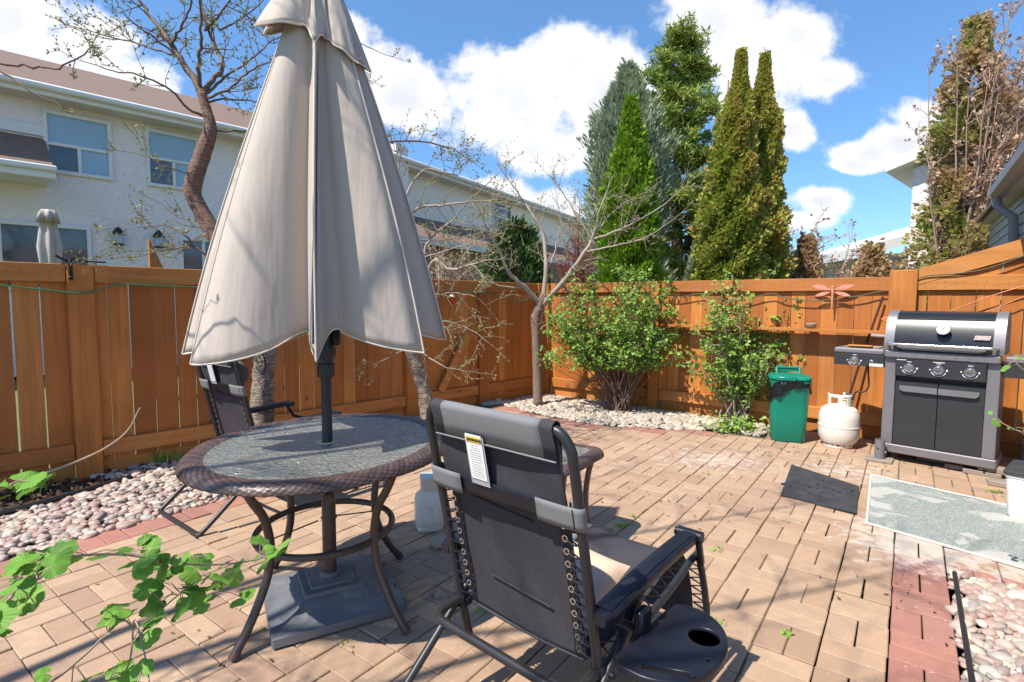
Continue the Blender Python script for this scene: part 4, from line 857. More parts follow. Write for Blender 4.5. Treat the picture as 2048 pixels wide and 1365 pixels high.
b = MB(); b.prism([(.09, 1.078), (.71, 1.078), (.70, 1.052), (.66, 1.036), (.14, 1.036), (.10, 1.052)], 0, .012); b.xf(RF, (0, -.035, 0)); b.build('handle_shield', M['grill_grey'], lid, smooth=False)
b = MB(); b.lathe([(.052, 0), (.052, .008), (.047, .013), (.042, .013), (.040, .009), (.001, .009)], n=36); b.xf(RF, (0, 0, 0)); b.xf(RX(rad(-22)), (.415, -.032, 1.228)); th_ = b.build('thermometer', M['chrome'], lid, auto=25)
b = MB(); b.lathe([(.039, .0095), (.001, .0095)], n=28); b.xf(RF, (0, 0, 0)); b.xf(RX(rad(-22)), (.415, -.032, 1.228)); b.build('dial_face', M['white'], th_)
b = MB(); b.box((0, -.0105, .004), (.004, .001, .028), RY(.8)); b.xf(RX(rad(-22)), (.415, -.032, 1.228)); b.build('needle', M['ink'], th_, smooth=False)
tl = RX(rad(-18))
b = MB(); b.prism([(-.052, -.017), (.046, -.017), (.054, .017), (-.044, .017)], 0, .004); b.xf(RF, (0, 0, 0)); b.xf(tl, (.672, -.0135, 1.165)); bd = b.build('name_badge', M['white'], lid, smooth=False)
b = MB(); b.prism([(-.048, -.013), (.043, -.013), (.049, .013), (-.042, .013)], .004, .005); b.xf(RF, (0, 0, 0)); b.xf(tl, (.672, -.0135, 1.165)); b.build('badge_field', M['red'], bd, smooth=False)
text('badge_text', 'Coleman', .021, M['white'], Matrix.Translation((.673, -.0135, 1.165)) @ Matrix.Rotation(rad(-18), 4, 'X') @ Matrix.Translation((0, -.0056, 0)) @ Matrix.Rotation(PI / 2, 4, 'X'), bd, ext=.0003, bold=.0007)
sh = gb('side_shelf', M['grill_grey'], [(-.425, -.003, -.02, .40, .965, 1.022)], bev=.016)
sp2 = gb('side_burner_panel', M['grill_door'], [(-.42, -.004, -.012, .38, .855, .964)], sh); knob(-.245, .905, sh, y=-.013, s=.95)
b = MB(); b.lathe([(.016, 0), (.016, .005), (.011, .006), (.010, .011), (.001, .011)], n=20); b.xf(RF, (-.105, -.012, .905)); b.build('igniter_button', M['chrome'], sh)
gb('sticker', M['white'], [(-.12, -.012, -.0135, -.0118, .860, .886)], sh, bev=0)
b = MB(); b.box((-.2, .19, 1.026), (.26, .24, .012), bev=.003); b.build('burner_cover', M['slab'], sh, smooth=False)
gb('side_shelf', M['grill_grey'], [(.816, 1.20, -.01, .40, .965, 1.02)], bev=.014); gb('side_shelf_panel', M['grill_door'], [(.818, 1.19, -.004, .38, .85, .964)])
for x in (.06, .74):
    for y in (.04, .40):
        b = MB(); b.lathe([(.026, -.01), (.030, -.008), (.030, .008), (.026, .01)], n=18); b.xf(RY(PI / 2), (x, y, .032)); b.box((x, y, .062), (.03, .03, .03)); b.build('caster', M['rubber'], gr)
def tolocal(o, w): return o.matrix_basis.inverted() @ Vector(w)
bpy.context.view_layer.update()
TK = Vector((3.33, 5.42, 0))
hl = [(-.16, .12, .87), (-.15, .10, .78), (-.14, .09, .66), (-.17, .08, .60), (-.24, .08, .585)]
tkl = tolocal(gr, TK + Vector((.09, -.06, .475))); b = MB(); b.tube(smooth_path(hl + [tuple(tkl)], 6), .0075, 8); b.build('gas_hose', M['rubber'], gr)
# things on or by the grill
o = MB(); o.box((0, 0, .008), (.20, .085, .016), bev=.006); pb = tag(o.build('cutting_board', M['boardh'], smooth=False), 'small tan wooden board lying on the grill side shelf', 'board')
pb.location = gr.matrix_basis @ Vector((-.22, .06, 1.033)); pb.rotation_euler = (0, 0, gr.rotation_euler.z + .08)
b = MB(); p1, p2 = gr.matrix_basis @ Vector((-.20, .36, 1.13)), gr.matrix_basis @ Vector((-.04, .34, 1.125)); b.tube([p1, p1.lerp(p2, .3), p2], [.017, .019, .012], 10); gt = tag(b.build('grill_brush', M['gutter']), 'grey handled grill tool standing behind the side shelf', 'grill tool')
b = MB(); b.tube([p2, p2.lerp(p1, -.5)], .006, 8); b.tube([p2.lerp(p1, -.5), p2.lerp(p1, -.5) + Vector((0, .0, -.11))], .006, 6); b.build('brush_shaft', M['chrome'], gt); 
b = MB(); b.tube([onfence(1766, 594, -.05), onfence(1728, 700, -.09), onfence(1692, 812, -.15), G(1668, 868)], .0115, 8); tag(b.build('long_handle', M['brown_wood']), 'dark brown tool handle leaning on the fence behind the grill', 'handle')
random.seed(12)
for i, (px, py, w_, rot, zz) in enumerate([(1818, 912, .19, -.15, .03), (1868, 925, .25, .02, .018), (1925, 942, .25, .0, .02), (1963, 952, .25, .03, .02), (1990, 956, .23, .06, .062), (1900, 958, .0, 0, 0), (2002, 975, .16, -.05, .02)]):
    if w_ == 0: continue
    lab = ['thin loose paver at the left front of the grill', 'first grey brick from the left under the grill front', 'middle grey brick under the grill front', 'grey brick beneath the right grill door', 'reddish brick stacked on top under the grill right corner', '', 'short broken brick end below the grill right corner'][i]
    b = MB(); b.box((0, 0, 0), (w_, .11, .042), bev=.006); o = tag(b.build('loose_brick', M['slab'], smooth=False), lab, 'brick', 'loose bricks under the grill'); q = G(px, py); o.location = (q.x + .03, q.y + .03, zz); o.rotation_euler = (0, 0, math.atan2(-.724, .69) + rot)
# ================================================================== PROPANE TANK, PIPE STAND, BIN
tk = empty('propane_tank', TK, 0, 'white propane tank with collar standing beside the green bin', 'gas tank')
b = MB(); b.lathe([(.12, .03), (.155, .05), (.180, .10), (.184, .16), (.184, .205), (.187, .208), (.187, .218), (.184, .221), (.184, .30), (.176, .345), (.155, .385), (.12, .41), (.07, .425), (.001, .43)], n=48); b.build('tank_body', M['tank'], tk, auto=25)
def pierced(name, r, z0, z1, holes, par, mt, a0=0, a1=360, n=72, m_=8):
    A = MB(); V = []; F = []
    for i in range(n + 1):
        a = rad(a0 + (a1 - a0) * i / n)
        for j in range(m_ + 1): V.append((r * math.cos(a), r * math.sin(a), z0 + (z1 - z0) * j / m_))
    for i in range(n):
        for j in range(m_):
            an = a0 + (a1 - a0) * (i + .5) / n; jj = (j + .5) / m_
            if any(abs((an - h[0] + 180) % 360 - 180) < h[1] and h[2] < jj < h[3] for h in holes): continue
            F.append((i * (m_ + 1) + j, (i + 1) * (m_ + 1) + j, (i + 1) * (m_ + 1) + j + 1, i * (m_ + 1) + j + 1))
    A.add(V, F); o = A.build(name, mt, par); s_ = o.modifiers.new('s', 'SOLIDIFY'); s_.thickness = .004; return o
pierced('collar', .108, .385, .535, [(-150, 20, .38, .72), (-98, 9, .38, .72), (30, 22, .38, .72)], tk, M['tank'], -235, 45)
pierced('foot_ring', .135, .0, .06, [(a, 3.5, .35, .62) for a in range(0, 360, 24)], tk, M['tank'])
b = MB(); b.tube([(0, 0, .42), (0, 0, .50)], .018, 10); b.tube([(0, 0, .47), (.09, -.06, .475)], .013, 10); b.build('valve', M['brass'], tk)
b = MB(); b.lathe([(.026, 0), (.028, .01), (.026, .02)], n=14); b.xf(RY(PI / 2) @ np.eye(3), (0, 0, 0)); b.xf(RZ(-.6), (.075, -.052, .475)); b.lathe([(.024, .50), (.024, .512)], n=12); b.build('valve_knob', M['grill_grey'], tk)
ps = empty('pole_stand', (3.40, 4.90, 0), rad(-40), 'short grey pipe on a square foot left of the grill', 'stand')
b = MB(); b.box((.0, .0, .012), (.21, .17, .024), bev=.004); b.build('foot_plate', M['slab'], ps, smooth=False)
b = MB(); b.lathe([(.040, .024), (.040, .20), (.036, .20), (.036, .05)], n=24); tb_ = b.build('pipe', M['grill_grey'], ps)
b = MB(); b.lathe([(.007, 0), (.007, .006), (.001, .006)], n=10); b.xf(RF, (-.01, -.038, .12)); b.build('bolt', M['rubber'], tb_)
bn = empty('waste_bin', (2.93, 5.66, 0), rad(-22), 'green plastic bin lined with a black bag near the fence', 'bin')
b = MB(); loft(b, [[(x, y, z) for x, y in rrect(-w, -w * .92, w, w * .92, w * .38, 6)] for w, z in ((.150, 0), (.162, .02), (.175, .30), (.190, .62), (.196, .63), (.196, .645))]); b.build('bin_body', M['teal'], bn)
A = []
g = rs(4)
for i in range(61):
    a = 2 * PI * i / 60; row = []
    low = .11 + .05 * math.sin(a * 2 + 1.2) + .09 * max(0, math.cos(a - rad(205))) + .012 * math.sin(a * 9)
    for j in range(9):
        t = j / 8; c_, s_ = math.cos(a), math.sin(a); q = (abs(c_) ** 3.2 + abs(s_) ** 3.2) ** (-1 / 3.2); r_ = .203 * q * (1 + .03 * t) + .007 * math.sin(a * 17 + 5 * t) * (.3 + t) + .012 * t * math.sin(a * 5)
        row.append((r_ * c_, r_ * s_ * .93, .655 - low * t + .004 * math.sin(a * 13)))
    A.append(row)
b = MB(); b.grid(A); bgm = b.build('bin_bag', M['bag'], bn, auto=0)
lsec = [[(x, y, z) for x, y in rrect(-w, -w * .92, w, w * .92, w * .4, 6)] for w, z in ((.192, .652), (.200, .660), (.200, .675), (.188, .690), (.12, .702), (.02, .706))]
b = MB(); loft(b, lsec); ld = b.build('bin_lid', M['teal'], bn)
b = MB(); b.box((-.05, -.165, .672), (.20, .09, .045), bev=.010); b.build('lid_clasp', M['teal'], ld)
b = MB(); b.tube([(-.09, -.214, .640), (-.09, -.222, .622), (-.05, -.222, .622), (-.05, -.214, .640)], .004, 6); b.build('clasp_wire', M['chrome'], ld)
b = MB(); b.tube(smooth_path([(-.11, .12, .69), (-.11, .15, .745), (-.10, .155, .752), (.10, .155, .752), (.11, .15, .745), (.11, .12, .69)], 4), .016, 8); b.box((0, .155, .735), (.2, .012, .05)); b.build('lid_handle', M['teal'], ld)
# doormat and rug
def quadframe(pts):
    c = sum((Vector(p) for p in pts), Vector()) / len(pts); e = (Vector(pts[1]) - Vector(pts[0])).normalized(); return c, math.atan2(e.y, e.x)
mp_ = [G(1583, 932), G(1718, 976), G(1713, 1031), G(1561, 993)]; c, rz = quadframe(mp_); inv = Matrix.Rotation(-rz, 3, 'Z')
ol = [tuple((inv @ (p - c))[:2]) for p in mp_]; ol = ol[::-1]
def leafhole(x, y, a, s): return [(x + s * (t * math.cos(a) - w * math.sin(a)), y + s * (t * math.sin(a) + w * math.cos(a))) for t, w in ((-1, 0), (-.4, .3), (.3, .28), (1, 0), (.3, -.22), (-.4, -.28))]
xs = [p[0] for p in ol]; ys = [p[1] for p in ol]; random.seed(9); hl = []
for i in range(7):
    for j in range(4):
        u, v = -.78 + i * .26 + (.09 if j % 2 else 0), -.66 + j * .44; 
        if u > .85: continue
        hl.append(leafhole(u * .24, v * .26 + 0.0, random.uniform(0, PI), random.uniform(.026, .036)))
mo = plate('doormat', ol, hl, .008, .012, M['mat_rubber'], None); mo.location = (c.x, c.y, 0); mo.rotation_euler = (0, 0, rz); tag(mo, 'black rubber doormat with leaf shaped cutouts on the pavers', 'doormat')
r0, r1 = G(1742, 952), G(1733, 1049); eb = Vector((.62, -.785, 0)).normalized(); wl = (r0 - r1).length
rg = empty('outdoor_rug', r1, math.atan2(eb.y, eb.x), 'grey green patterned outdoor rug with pale edge binding', 'rug')
ev = Matrix.Rotation(-math.atan2(eb.y, eb.x), 3, 'Z') @ (r0 - r1)
nx_, ny_ = 40, 26; A = np.array([[(1.7 * i / nx_ + ev.x * j / ny_, ev.y * j / ny_, .009 + .0022 * math.sin(i * .9) * math.cos(j * .5)) for j in range(ny_ + 1)] for i in range(nx_ + 1)]); b = MB(); b.grid(A); o = b.build('rug_field', M['rug'], rg, auto=0); s_ = o.modifiers.new('s', 'SOLIDIFY'); s_.thickness = .006
b = MB(); q = [(0, 0, .008), (ev.x, ev.y, .008), (1.7 + ev.x, ev.y, .008), (1.7, 0, .008), (0, 0, .008)]
for u, v in zip(q[:-1], q[1:]): b.tube([u, v], .0085, 6)
b.build('edge_binding', mat('cream_binding', (.66, .60, .52), .9), rg)
# storage box at the right edge
sb = empty('storage_box', (3.66, 3.50, 0), rad(-50), 'white plastic storage box with grey lid at the right edge', 'storage box')
b = MB(); loft(b, [[(x, y, z) for x, y in rrect(-w, -w * .7, w, w * .7, .03, 4)] for w, z in ((.235, .0), (.25, .03), (.265, .28), (.272, .285), (.272, .30))]); b.build('box_body', M['jug'], sb)
b = MB(); loft(b, [[(x, y, z) for x, y in rrect(-w, -w * .71, w, w * .71, .035, 4)] for w, z in ((.278, .301), (.280, .32), (.272, .332), (.22, .336))]); b.build('box_lid', M['mat_rubber'], sb)
# white jug + rock by the table
jg = empty('white_jug', (-.52, 3.36, 0), rad(15), 'white plastic jug with grey printed panel on the pavers by the table', 'jug')
b = MB(); loft(b, [[(x, y, z) for x, y in rrect(-w, -w * .8, w, w * .8, w * .5, 6)] for w, z in ((.075, .0), (.083, .012), (.080, .03), (.092, .045), (.094, .19), (.085, .225), (.060, .25), (.055, .26))]); b.build('jug_body', M['jug'], jg)
b = MB(); loft(b, [[(x, y, z) for x, y in rrect(-w, -w, w, w, w * .3, 4)] for w, z in ((.052, .262), (.056, .27), (.058, .345), (.052, .352), (.03, .356))]); b.build('jug_cap', M['trim'], jg)
b = MB(); b.box((.0, -.0765, .13), (.075, .002, .09)); k_ = b.build('printed_panel', M['paper'], jg, smooth=False); b = MB()
for i in range(6): b.box((0, -.0780, .165 - i * .013), (.055 - .01 * (i % 3), .001, .003))
b.build('printed_lines', M['ink_grey'], k_, smooth=False)
b = MB(); b.add(np.array(ICOV) * [.065, .055, .04] + .006 * rs(2).normal(size=(42, 3)), ICOF); o = tag(b.build('garden_rock', M['pebble_pale'], auto=0), 'pale round rock on the pavers beside the white jug', 'rock'); o.location = (-.42, 3.10, .025)
# dragonfly, bowl, cables, cord, clamp, ornament, boards, lid
df = empty('dragonfly_ornament', onfence(1665, 590, -.06), math.atan2(-.625, .780), 'coral dragonfly ornament hung on the top rail of the fence', 'ornament')
b = MB(); pr = []
for k in range(15): z = .075 - .017 * k; pr += [(.014 * (1 - k * .035), z), (.018 * (1 - k * .04), z - .007)]
b.lathe([(.001, .095), (.016, .09), (.019, .082)] + pr, n=14); b.build('body', M['terra2'], df, auto=0)
for sx in (-1, 1):
    for (a, l, w_, z0) in ((14, .205, .036, .055), (-16, .17, .030, .03)):
        pts = [(l * t, w_ * math.sin(PI * min(1, t ** .75)) * (.45 + .9 * t) * .9) for t in np.linspace(0, 1, 14)]; pts += [(x, -y * .75) for x, y in pts[::-1][1:-1]]
        b = MB(); b.prism([(x * 1.0, y) for x, y in pts], 0, .006); b.xf(RF, (0, 0, 0)); b.xf(RY(-rad(a)), (0, -.008, 0)); b.v = [v * np.array([sx, 1, 1]) + np.array([sx * .012, 0, z0]) for v in b.v]; 
        b.f = [f[::-1] for f in b.f] if sx < 0 else b.f; b.build('wing', M['terra'], df, smooth=False)
o = MB(); o.lathe([(.03, 0), (.045, .01), (.055, .03), (.058, .05), (.052, .058), (.045, .05), (.001, .045)], n=28); o = tag(o.build('clay_bowl', M['slab']), 'small dark clay bowl on the fence shelf', 'bowl'); q = onfence(1622, 650, -.09); o.location = (q.x, q.y, 1.166)
b = MB(); b.tube(smooth_path([onfence(x, y, -.045) for x, y in ((2060, 508), (1980, 536), (1920, 547), (1850, 553), (1822, 565), (1790, 580), (1762, 583), (1720, 592), (1670, 599), (1620, 602), (1570, 596), (1540, 588), (1480, 601), (1420, 596), (1400, 588), (1340, 596), (1250, 588))], 6), .0058, 7); tag(b.build('garden_cable', M['cable']), 'grey green cable sagging along the sunny fence rail', 'cable')
b = MB(); b.tube(smooth_path([onfence(x, y, -.055, False) for x, y in ((-40, 566), (30, 574), (90, 580), (150, 586), (190, 583), (235, 570), (300, 571), (370, 574), (480, 578), (620, 584), (780, 589), (880, 588), (940, 585), (1000, 590), (1040, 603), (1075, 584))], 6), .0062, 7); tag(b.build('garden_hose', M['hose']), 'thin green hose strung along the shaded left fence', 'hose')
b = MB()
b.tube(smooth_path([onfence(x, y, -.06) for x, y in ((1888, 628), (1960, 600), (2050, 572), (2080, 570), (2050, 592), (1965, 628), (1960, 640))], 6), .005, 6)
tag(b.build('extension_cord', M['orange']), 'orange cord strung above the grill along the fence', 'cord')
b = MB(); q = onfence(1786, 640, -.075); b.tube([q + Vector((.62 * .12 * math.cos(t * .35), -.5 * .12 * math.cos(t * .35) - .0, .018 * math.sin(t * .35) + .003 * (t // 18))) for t in range(56)], .007, 6); tag(b.build('cord_coil', M['orange']), 'coiled reddish orange cord hanging on the gate post', 'cord')
# corner clamp on the left fence
q = onfence(140, 522, -.03, False); cl = empty('fence_clamp', q, local_rz(.693, .721), 'black plastic clamp fastened over the top of left fence', 'clamp')
b = MB(); b.box((-.05, .0, .012), (.09, .03, .016), RY(.55)); b.box((.02, 0, .015), (.09, .03, .016), RY(-.5)); b.build('clip_top', M['plastic_black'], cl)
b = MB(); b.box((.14, .0, .0), (.18, .02, .012), bev=.003); b.build('clip_arm', M['plastic_black'], cl)
b = MB(); b.box((0, -.012, -.06), (.022, .02, .13), bev=.004); b.box((-.005, -.02, -.135), (.03, .03, .03), bev=.006); b.build('clip_strap', M['plastic_black'], cl)
q = onfence(905, 592, -.05, False); oo = empty('glass_ornament', q, 0, 'small round glass ornament hanging on the left fence gate', 'ornament')
b = MB(); b.lathe([(.001, -.035), (.03, -.02), (.042, 0), (.03, .02), (.001, .035)], n=14); b.build('glass_ball', M['chrome'], oo); b = MB(); b.lathe([(.001, -.12), (.022, -.1), (.028, -.06), (.012, -.035)], n=12); b.build('red_drop', M['red'], oo)
for i, (px, py, w_, h_, tl_, lab) in enumerate(((1003, 796, .16, .13, .35, 'tan board offcut leaning against the corner fence post'), (1030, 795, .24, .16, -.18, 'wider cedar offcut beside it at the left fence foot'), (1062, 782, .13, .15, .5, 'small cedar offcut standing behind the thin tree trunk'))):
    b = MB(); b.box((0, 0, h_ / 2), (w_, .02, h_), RX(-.35) @ RY(tl_ * .3), bev=.002); o = tag(b.build('wood_offcut', M['boardh'], smooth=False), lab, 'board', 'board offcuts in the fence corner'); q = G(px, py); o.location = (q.x, q.y, 0); o.rotation_euler = (0, 0, [.75, .70, -.3][i])
b = MB(); b.box((0, 0, .02), (.55, .22, .05), bev=.01); o = tag(b.build('utility_lid', M['poly_teal']), 'pale teal box lid lying near the corner bed', 'box lid'); o.location = G(968, 806) + Vector((-.05, 0, 0)); o.rotation_euler = (0, 0, -.9)

# ================================================================== HOUSES
def wallquad(b, p0, p1, z0, z1, th=.2, r=.5):
    d = Vector((p1[0] - p0[0], p1[1] - p0[1], 0)); n = Vector((-d.y, d.x, 0)).normalized() * th
    V = [(p0[0], p0[1], z0), (p1[0], p1[1], z0), (p1[0] + n.x, p1[1] + n.y, z0), (p0[0] + n.x, p0[1] + n.y, z0)]; V += [(x, y, z1) for x, y, _ in V]
    b.add(V, [(3, 2, 1, 0), (4, 5, 6, 7), (0, 1, 5, 4), (1, 2, 6, 5), (2, 3, 7, 6), (3, 0, 4, 7)], r)
def window(par, x0, x1, z0, z1, split=None, dark=False, y=-.02):
    """frame + panes in the house's local frame, wall face at y=0, outside is -y"""
    b = MB(); f = .07
    for bx in ((x0, x1, z1 - f, z1), (x0, x1, z0, z0 + f), (x0, x0 + f, z0 + f, z1 - f), (x1 - f, x1, z0 + f, z1 - f)): b.box(((bx[0] + bx[1]) / 2, y, (bx[2] + bx[3]) / 2), (bx[1] - bx[0], .09, bx[3] - bx[2]), bev=.008)
    zm = None
    if split:
        zm = z0 + (z1 - z0) * split; b.box(((x0 + x1) / 2, y, zm), (x1 - x0 - 2 * f, .07, .06), bev=.006); b.box(((x0 + x1) / 2, y, (z0 + f + zm) / 2), (.06, .07, zm - z0 - f), bev=.006)
    else: b.box(((x0 + x1) / 2, y, (z0 + z1) / 2), (.07, .07, z1 - z0 - 2 * f), bev=.006)
    w = b.build('window', M['trim'], par, smooth=False)
    panes = [(x0 + f, (x0 + x1) / 2 - .03, z0 + f, (zm or z1) - .03, True), ((x0 + x1) / 2 + .03, x1 - f, z0 + f, (zm or z1) - .03, dark)]
    if split: panes.append((x0 + f, x1 - f, zm + .03, z1 - f, dark))
    for a, c, d, e, dk in panes: b = MB(); b.box(((a + c) / 2, y + .01, (d + e) / 2), (c - a, .012, e - d)); b.build('pane', M['glass_dark'] if dk else M['glass_blue'], w, smooth=False)
    return w
def rowhouse(name, org, az, L_, label, zE=5.4, ridge=2.0, depth=8, wallm='stucco', wins=()):
    h = empty(name, (org[0], org[1], 0), az, label, 'house')
    b = MB(); b.box((L_ / 2, depth / 2, zE / 2), (L_, depth, zE)); b.build('wall', M[wallm], h, smooth=False)
    ov = .45
    b = MB(); V = [(-ov, -ov, zE), (L_ + ov, -ov, zE), (L_ + ov, depth / 2, zE + ridge), (-ov, depth / 2, zE + ridge), (-ov, depth + ov, zE), (L_ + ov, depth + ov, zE)]; V += [(x, y, z + .1) for x, y, z in V]
    b.add(V, [(0, 3, 2, 1), (3, 4, 5, 2), (6, 7, 8, 9), (9, 8, 11, 10), (0, 1, 7, 6), (4, 10, 11, 5), (0, 6, 9, 3), (3, 9, 10, 4), (1, 2, 8, 7), (2, 5, 11, 8)]); rf = b.build('roof', M['shingle'], h, smooth=False)
    b = MB(); b.box((L_ / 2, -ov / 2, zE - .06), (L_ + .8, ov, .05)); b.build('soffit', M['soffit'], h, smooth=False)
    b = MB(); b.box((L_ / 2, -ov - .02, zE + .01), (L_ + .9, .045, .20), bev=.01); b.box((L_ / 2, -ov - .10, zE + .05), (L_ + .9, .12, .11), bev=.03); b.build('gutter', M['trim'], rf, smooth=False)
    for w in wins: window(h, *w)
    return h
# left neighbour: wall line parallel to the shaded fence
def hx(px, Y0, az, org):
    """distance along a wall (origin org, direction az) where line of sight at column px crosses it"""
    d = ray(px, 600); a = np.array([[math.cos(az), -d[0]], [math.sin(az), -d[1]]]); t = np.linalg.solve(a, -np.array(org[:2])); return float(t[0]), float(t[1] * d[1])
AZL = local_rz(.693, .721); dl = np.array([math.cos(AZL), math.sin(AZL)]); nl = np.array([-dl[1], dl[0]])
OH = tuple(np.array([-9.34, 9.85]) - dl * 6)
t1, Y1 = hx(104, 0, AZL, OH); t2, Y2 = hx(238, 0, AZL, OH); t3, Y3 = hx(303, 0, AZL, OH); t4, Y4 = hx(408, 0, AZL, OH); t5, Y5 = hx(188, 0, AZL, OH); t0, Y0_ = hx(0, 0, AZL, OH); t6, _ = hx(362, 0, AZL, OH); t7, _ = hx(455, 0, AZL, OH)
def zat(px, py, Y): return float(D(px, py, Y)[2])
H1 = rowhouse('stucco_house', OH, AZL, 13.2, 'white stucco two storey house behind the shaded fence at left', zE=zat(0, 172, Y0_) - .0, ridge=1.9,
              wins=[(t1, t2, zat(238, 363, Y2), zat(104, 218, Y1), .47), (t3, t4, zat(303, 372, Y3), zat(303, 256, Y3), .5), (t0, t5, 1.6, zat(188, 455, Y5), None, True), (t6, t7, .9, zat(362, 478, Y4), None, True)])
# small porch roof over the ground floor window
tp, Yp = hx(108, 0, AZL, OH); zp = zat(108, 338, Yp); b = MB()
b.add([(tp - 5, -1.0, zp - .18), (tp, -1.0, zp - .18), (tp, 0, zp + .55), (tp - 5, 0, zp + .55), (tp - 5, -1.0, zp - .26), (tp, -1.0, zp - .26), (tp, 0, zp - .26), (tp - 5, 0, zp - .26)], [(0, 1, 2, 3), (4, 7, 6, 5), (0, 4, 5, 1), (1, 5, 6, 2), (3, 2, 6, 7), (0, 3, 7, 4)]); b.build('porch_roof', M['shingle'], H1, smooth=False)
b = MB(); b.box((tp - 2.5, -1.03, zp - .24), (5.04, .05, .22), bev=.01); b.box((tp - 2.5, -1.09, zp - .18), (5.06, .09, .10), bev=.02); b.box((tp - 2.5, -.5, zp - .30), (5, .98, .06)); b.build('porch_fascia', M['trim'], H1, smooth=False)
b = MB(); b.box((tp - 2.55, -.03, zp + .68), (5.1, .05, .2), bev=.01); b.build('flashing_board', M['trim'], H1, smooth=False)
for px, py in ((240, 475), (319, 481)):
    tt, Yt = hx(px, 0, AZL, OH); z = zat(px, py, Yt); b = MB(); b.lathe([(.02, .20), (.07, .13), (.11, .07), (.12, .05), (.08, .045)], (tt, -.14, z), 14); b.box((tt, -.05, z + .05), (.05, .1, .12)); b.box((tt, -.14, z - .16), (.17, .17, .02)); lm = b.build('wall_lamp', M['rubber'], H1)
    b = MB(); b.box((tt, -.14, z - .05), (.13, .13, .18), bev=.01); b.build('lamp_glass', M['glass_blue'], lm, smooth=False)
# neighbour's folded umbrella, privacy post
nu = empty('folded_umbrella', D(103, 560, 7.4) * 1.0, 0, 'far narrow folded umbrella standing behind the shaded fence', 'umbrella'); nu.location.z = 0
zt = zat(103, 420, 7.4); b = MB(); b.lathe([(.02, 0), (.02, zt - .8)], n=10); b.build('pole', M['alu_dark'], nu)
A = []
for i in range(33):
    a = 2 * PI * i / 32; A.append([((r_ * (1 + .22 * math.sin(a * 6))) * math.cos(a), r_ * (1 + .22 * math.sin(a * 6)) * math.sin(a), z) for r_, z in ((.05, zt - .88), (.10, zt - .80), (.125, zt - .5), (.10, zt - .3), (.075, zt - .14), (.12, zt - .17), (.09, zt - .04), (.06, zt), (.001, zt))])
b = MB(); b.grid(np.array(A)); b.build('cloth', M['rosy'], nu, auto=0)
q0, q1 = D(297, 525, 7.9), D(325, 525, 8.3); zt = zat(298, 478, 7.9); b = MB()
b.add([(q0.x, q0.y, .0), (q1.x, q1.y, .0), (q1.x, q1.y, zt - .42), (q0.x, q0.y, zt)] + [(q0.x + .06, q0.y - .06, .0), (q1.x + .06, q1.y - .06, .0), (q1.x + .06, q1.y - .06, zt - .42), (q0.x + .06, q0.y - .06, zt)], [(0, 1, 2, 3), (7, 6, 5, 4), (0, 4, 5, 1), (1, 5, 6, 2), (2, 6, 7, 3), (3, 7, 4, 0)]); tag(b.build('privacy_panel', M['boardv'], smooth=False), 'angled cedar privacy panel by the neighbouring stucco wall', 'fence panel')
# middle house row
AZ2 = rad(90 - 29.7); O2 = D(770, 600, 15.2); O2 = (O2.x, O2.y)
ta, Ya = hx(985, 0, AZ2, O2); tb2, Yb = hx(1020, 0, AZ2, O2); z1_ = zat(800, 333, hx(800, 0, AZ2, O2)[1])
H2 = rowhouse('row_house', O2, AZ2, 17, 'cream stucco house row with brown roof behind the middle of fence', zE=z1_, ridge=1.4, depth=7, wallm='stucco_cream', wins=[(ta, tb2, zat(1000, 465, (Ya + Yb) / 2), zat(1000, 408, (Ya + Yb) / 2), .5, True)])
b = MB(); zl = zat(820, 425, 15.6); b.add([(-2, -1.9, zl - .95), (12, -1.9, zl - .95), (12, 0, zl), (-2, 0, zl), (-2, -1.9, zl - 1.1), (12, -1.9, zl - 1.1), (12, 0, zl - .2), (-2, 0, zl - .2)], [(0, 1, 2, 3), (4, 7, 6, 5), (0, 4, 5, 1), (1, 5, 6, 2), (3, 2, 6, 7), (0, 3, 7, 4)]); b.build('lower_roof', M['shingle'], H2, smooth=False)
b = MB(); b.box((5, -.95, (zl - 1.1) / 2), (13.6, 1.7, zl - 1.1)); b.build('ground_floor', M['brickwall'], H2, smooth=False)
b = MB(); b.box((5, -1.93, zl - 1.0), (14, .05, .18)); b.build('lower_fascia', M['trim'], H2, smooth=False)
b = MB(); b.box((.2, -.25, z1_ - .35), (.5, .5, 1.5)); b.build('wing_wall', M['stucco'], H2, smooth=False)
# right far house, low house, garage
q = D(1812, 600, 13.2); H3 = empty('white_house', (q.x, q.y, 0), rad(-47), 'tall white house partly hidden by the dying cedar', 'house')
zr = zat(1812, 338, 13.2); b = MB(); b.add([(0, 0, 0), (9, 0, 0), (9, 8, 0), (0, 8, 0), (0, 0, zr), (9, 0, zr + 2.9), (9, 8, zr + 2.9), (0, 8, zr)], [(3, 2, 1, 0), (4, 5, 6, 7), (0, 1, 5, 4), (1, 2, 6, 5), (2, 3, 7, 6), (3, 0, 4, 7)]); b.build('wall', M['stucco'], H3, smooth=False)
b = MB(); b.add([(-.5, -.35, zr - .05), (9.3, -.35, zr + 3.1), (9.3, 8.3, zr + 3.1), (-.5, 8.3, zr - .05), (-.5, -.35, zr + .2), (9.3, -.35, zr + 3.35), (9.3, 8.3, zr + 3.35), (-.5, 8.3, zr + .2)], [(3, 2, 1, 0), (4, 5, 6, 7), (0, 1, 5, 4), (1, 2, 6, 5), (2, 3, 7, 6), (3, 0, 4, 7)]); b.build('roof', M['trim'], H3, smooth=False)
q = D(1745, 600, 17); H4 = empty('low_house', (q.x, q.y, 0), rad(-8), 'low grey house with white eave beyond the back fence right', 'house')
b = MB(); b.box((4, 3, 1.5), (7.4, 6, 3.0)); b.build('wall', M['siding'], H4, smooth=False)
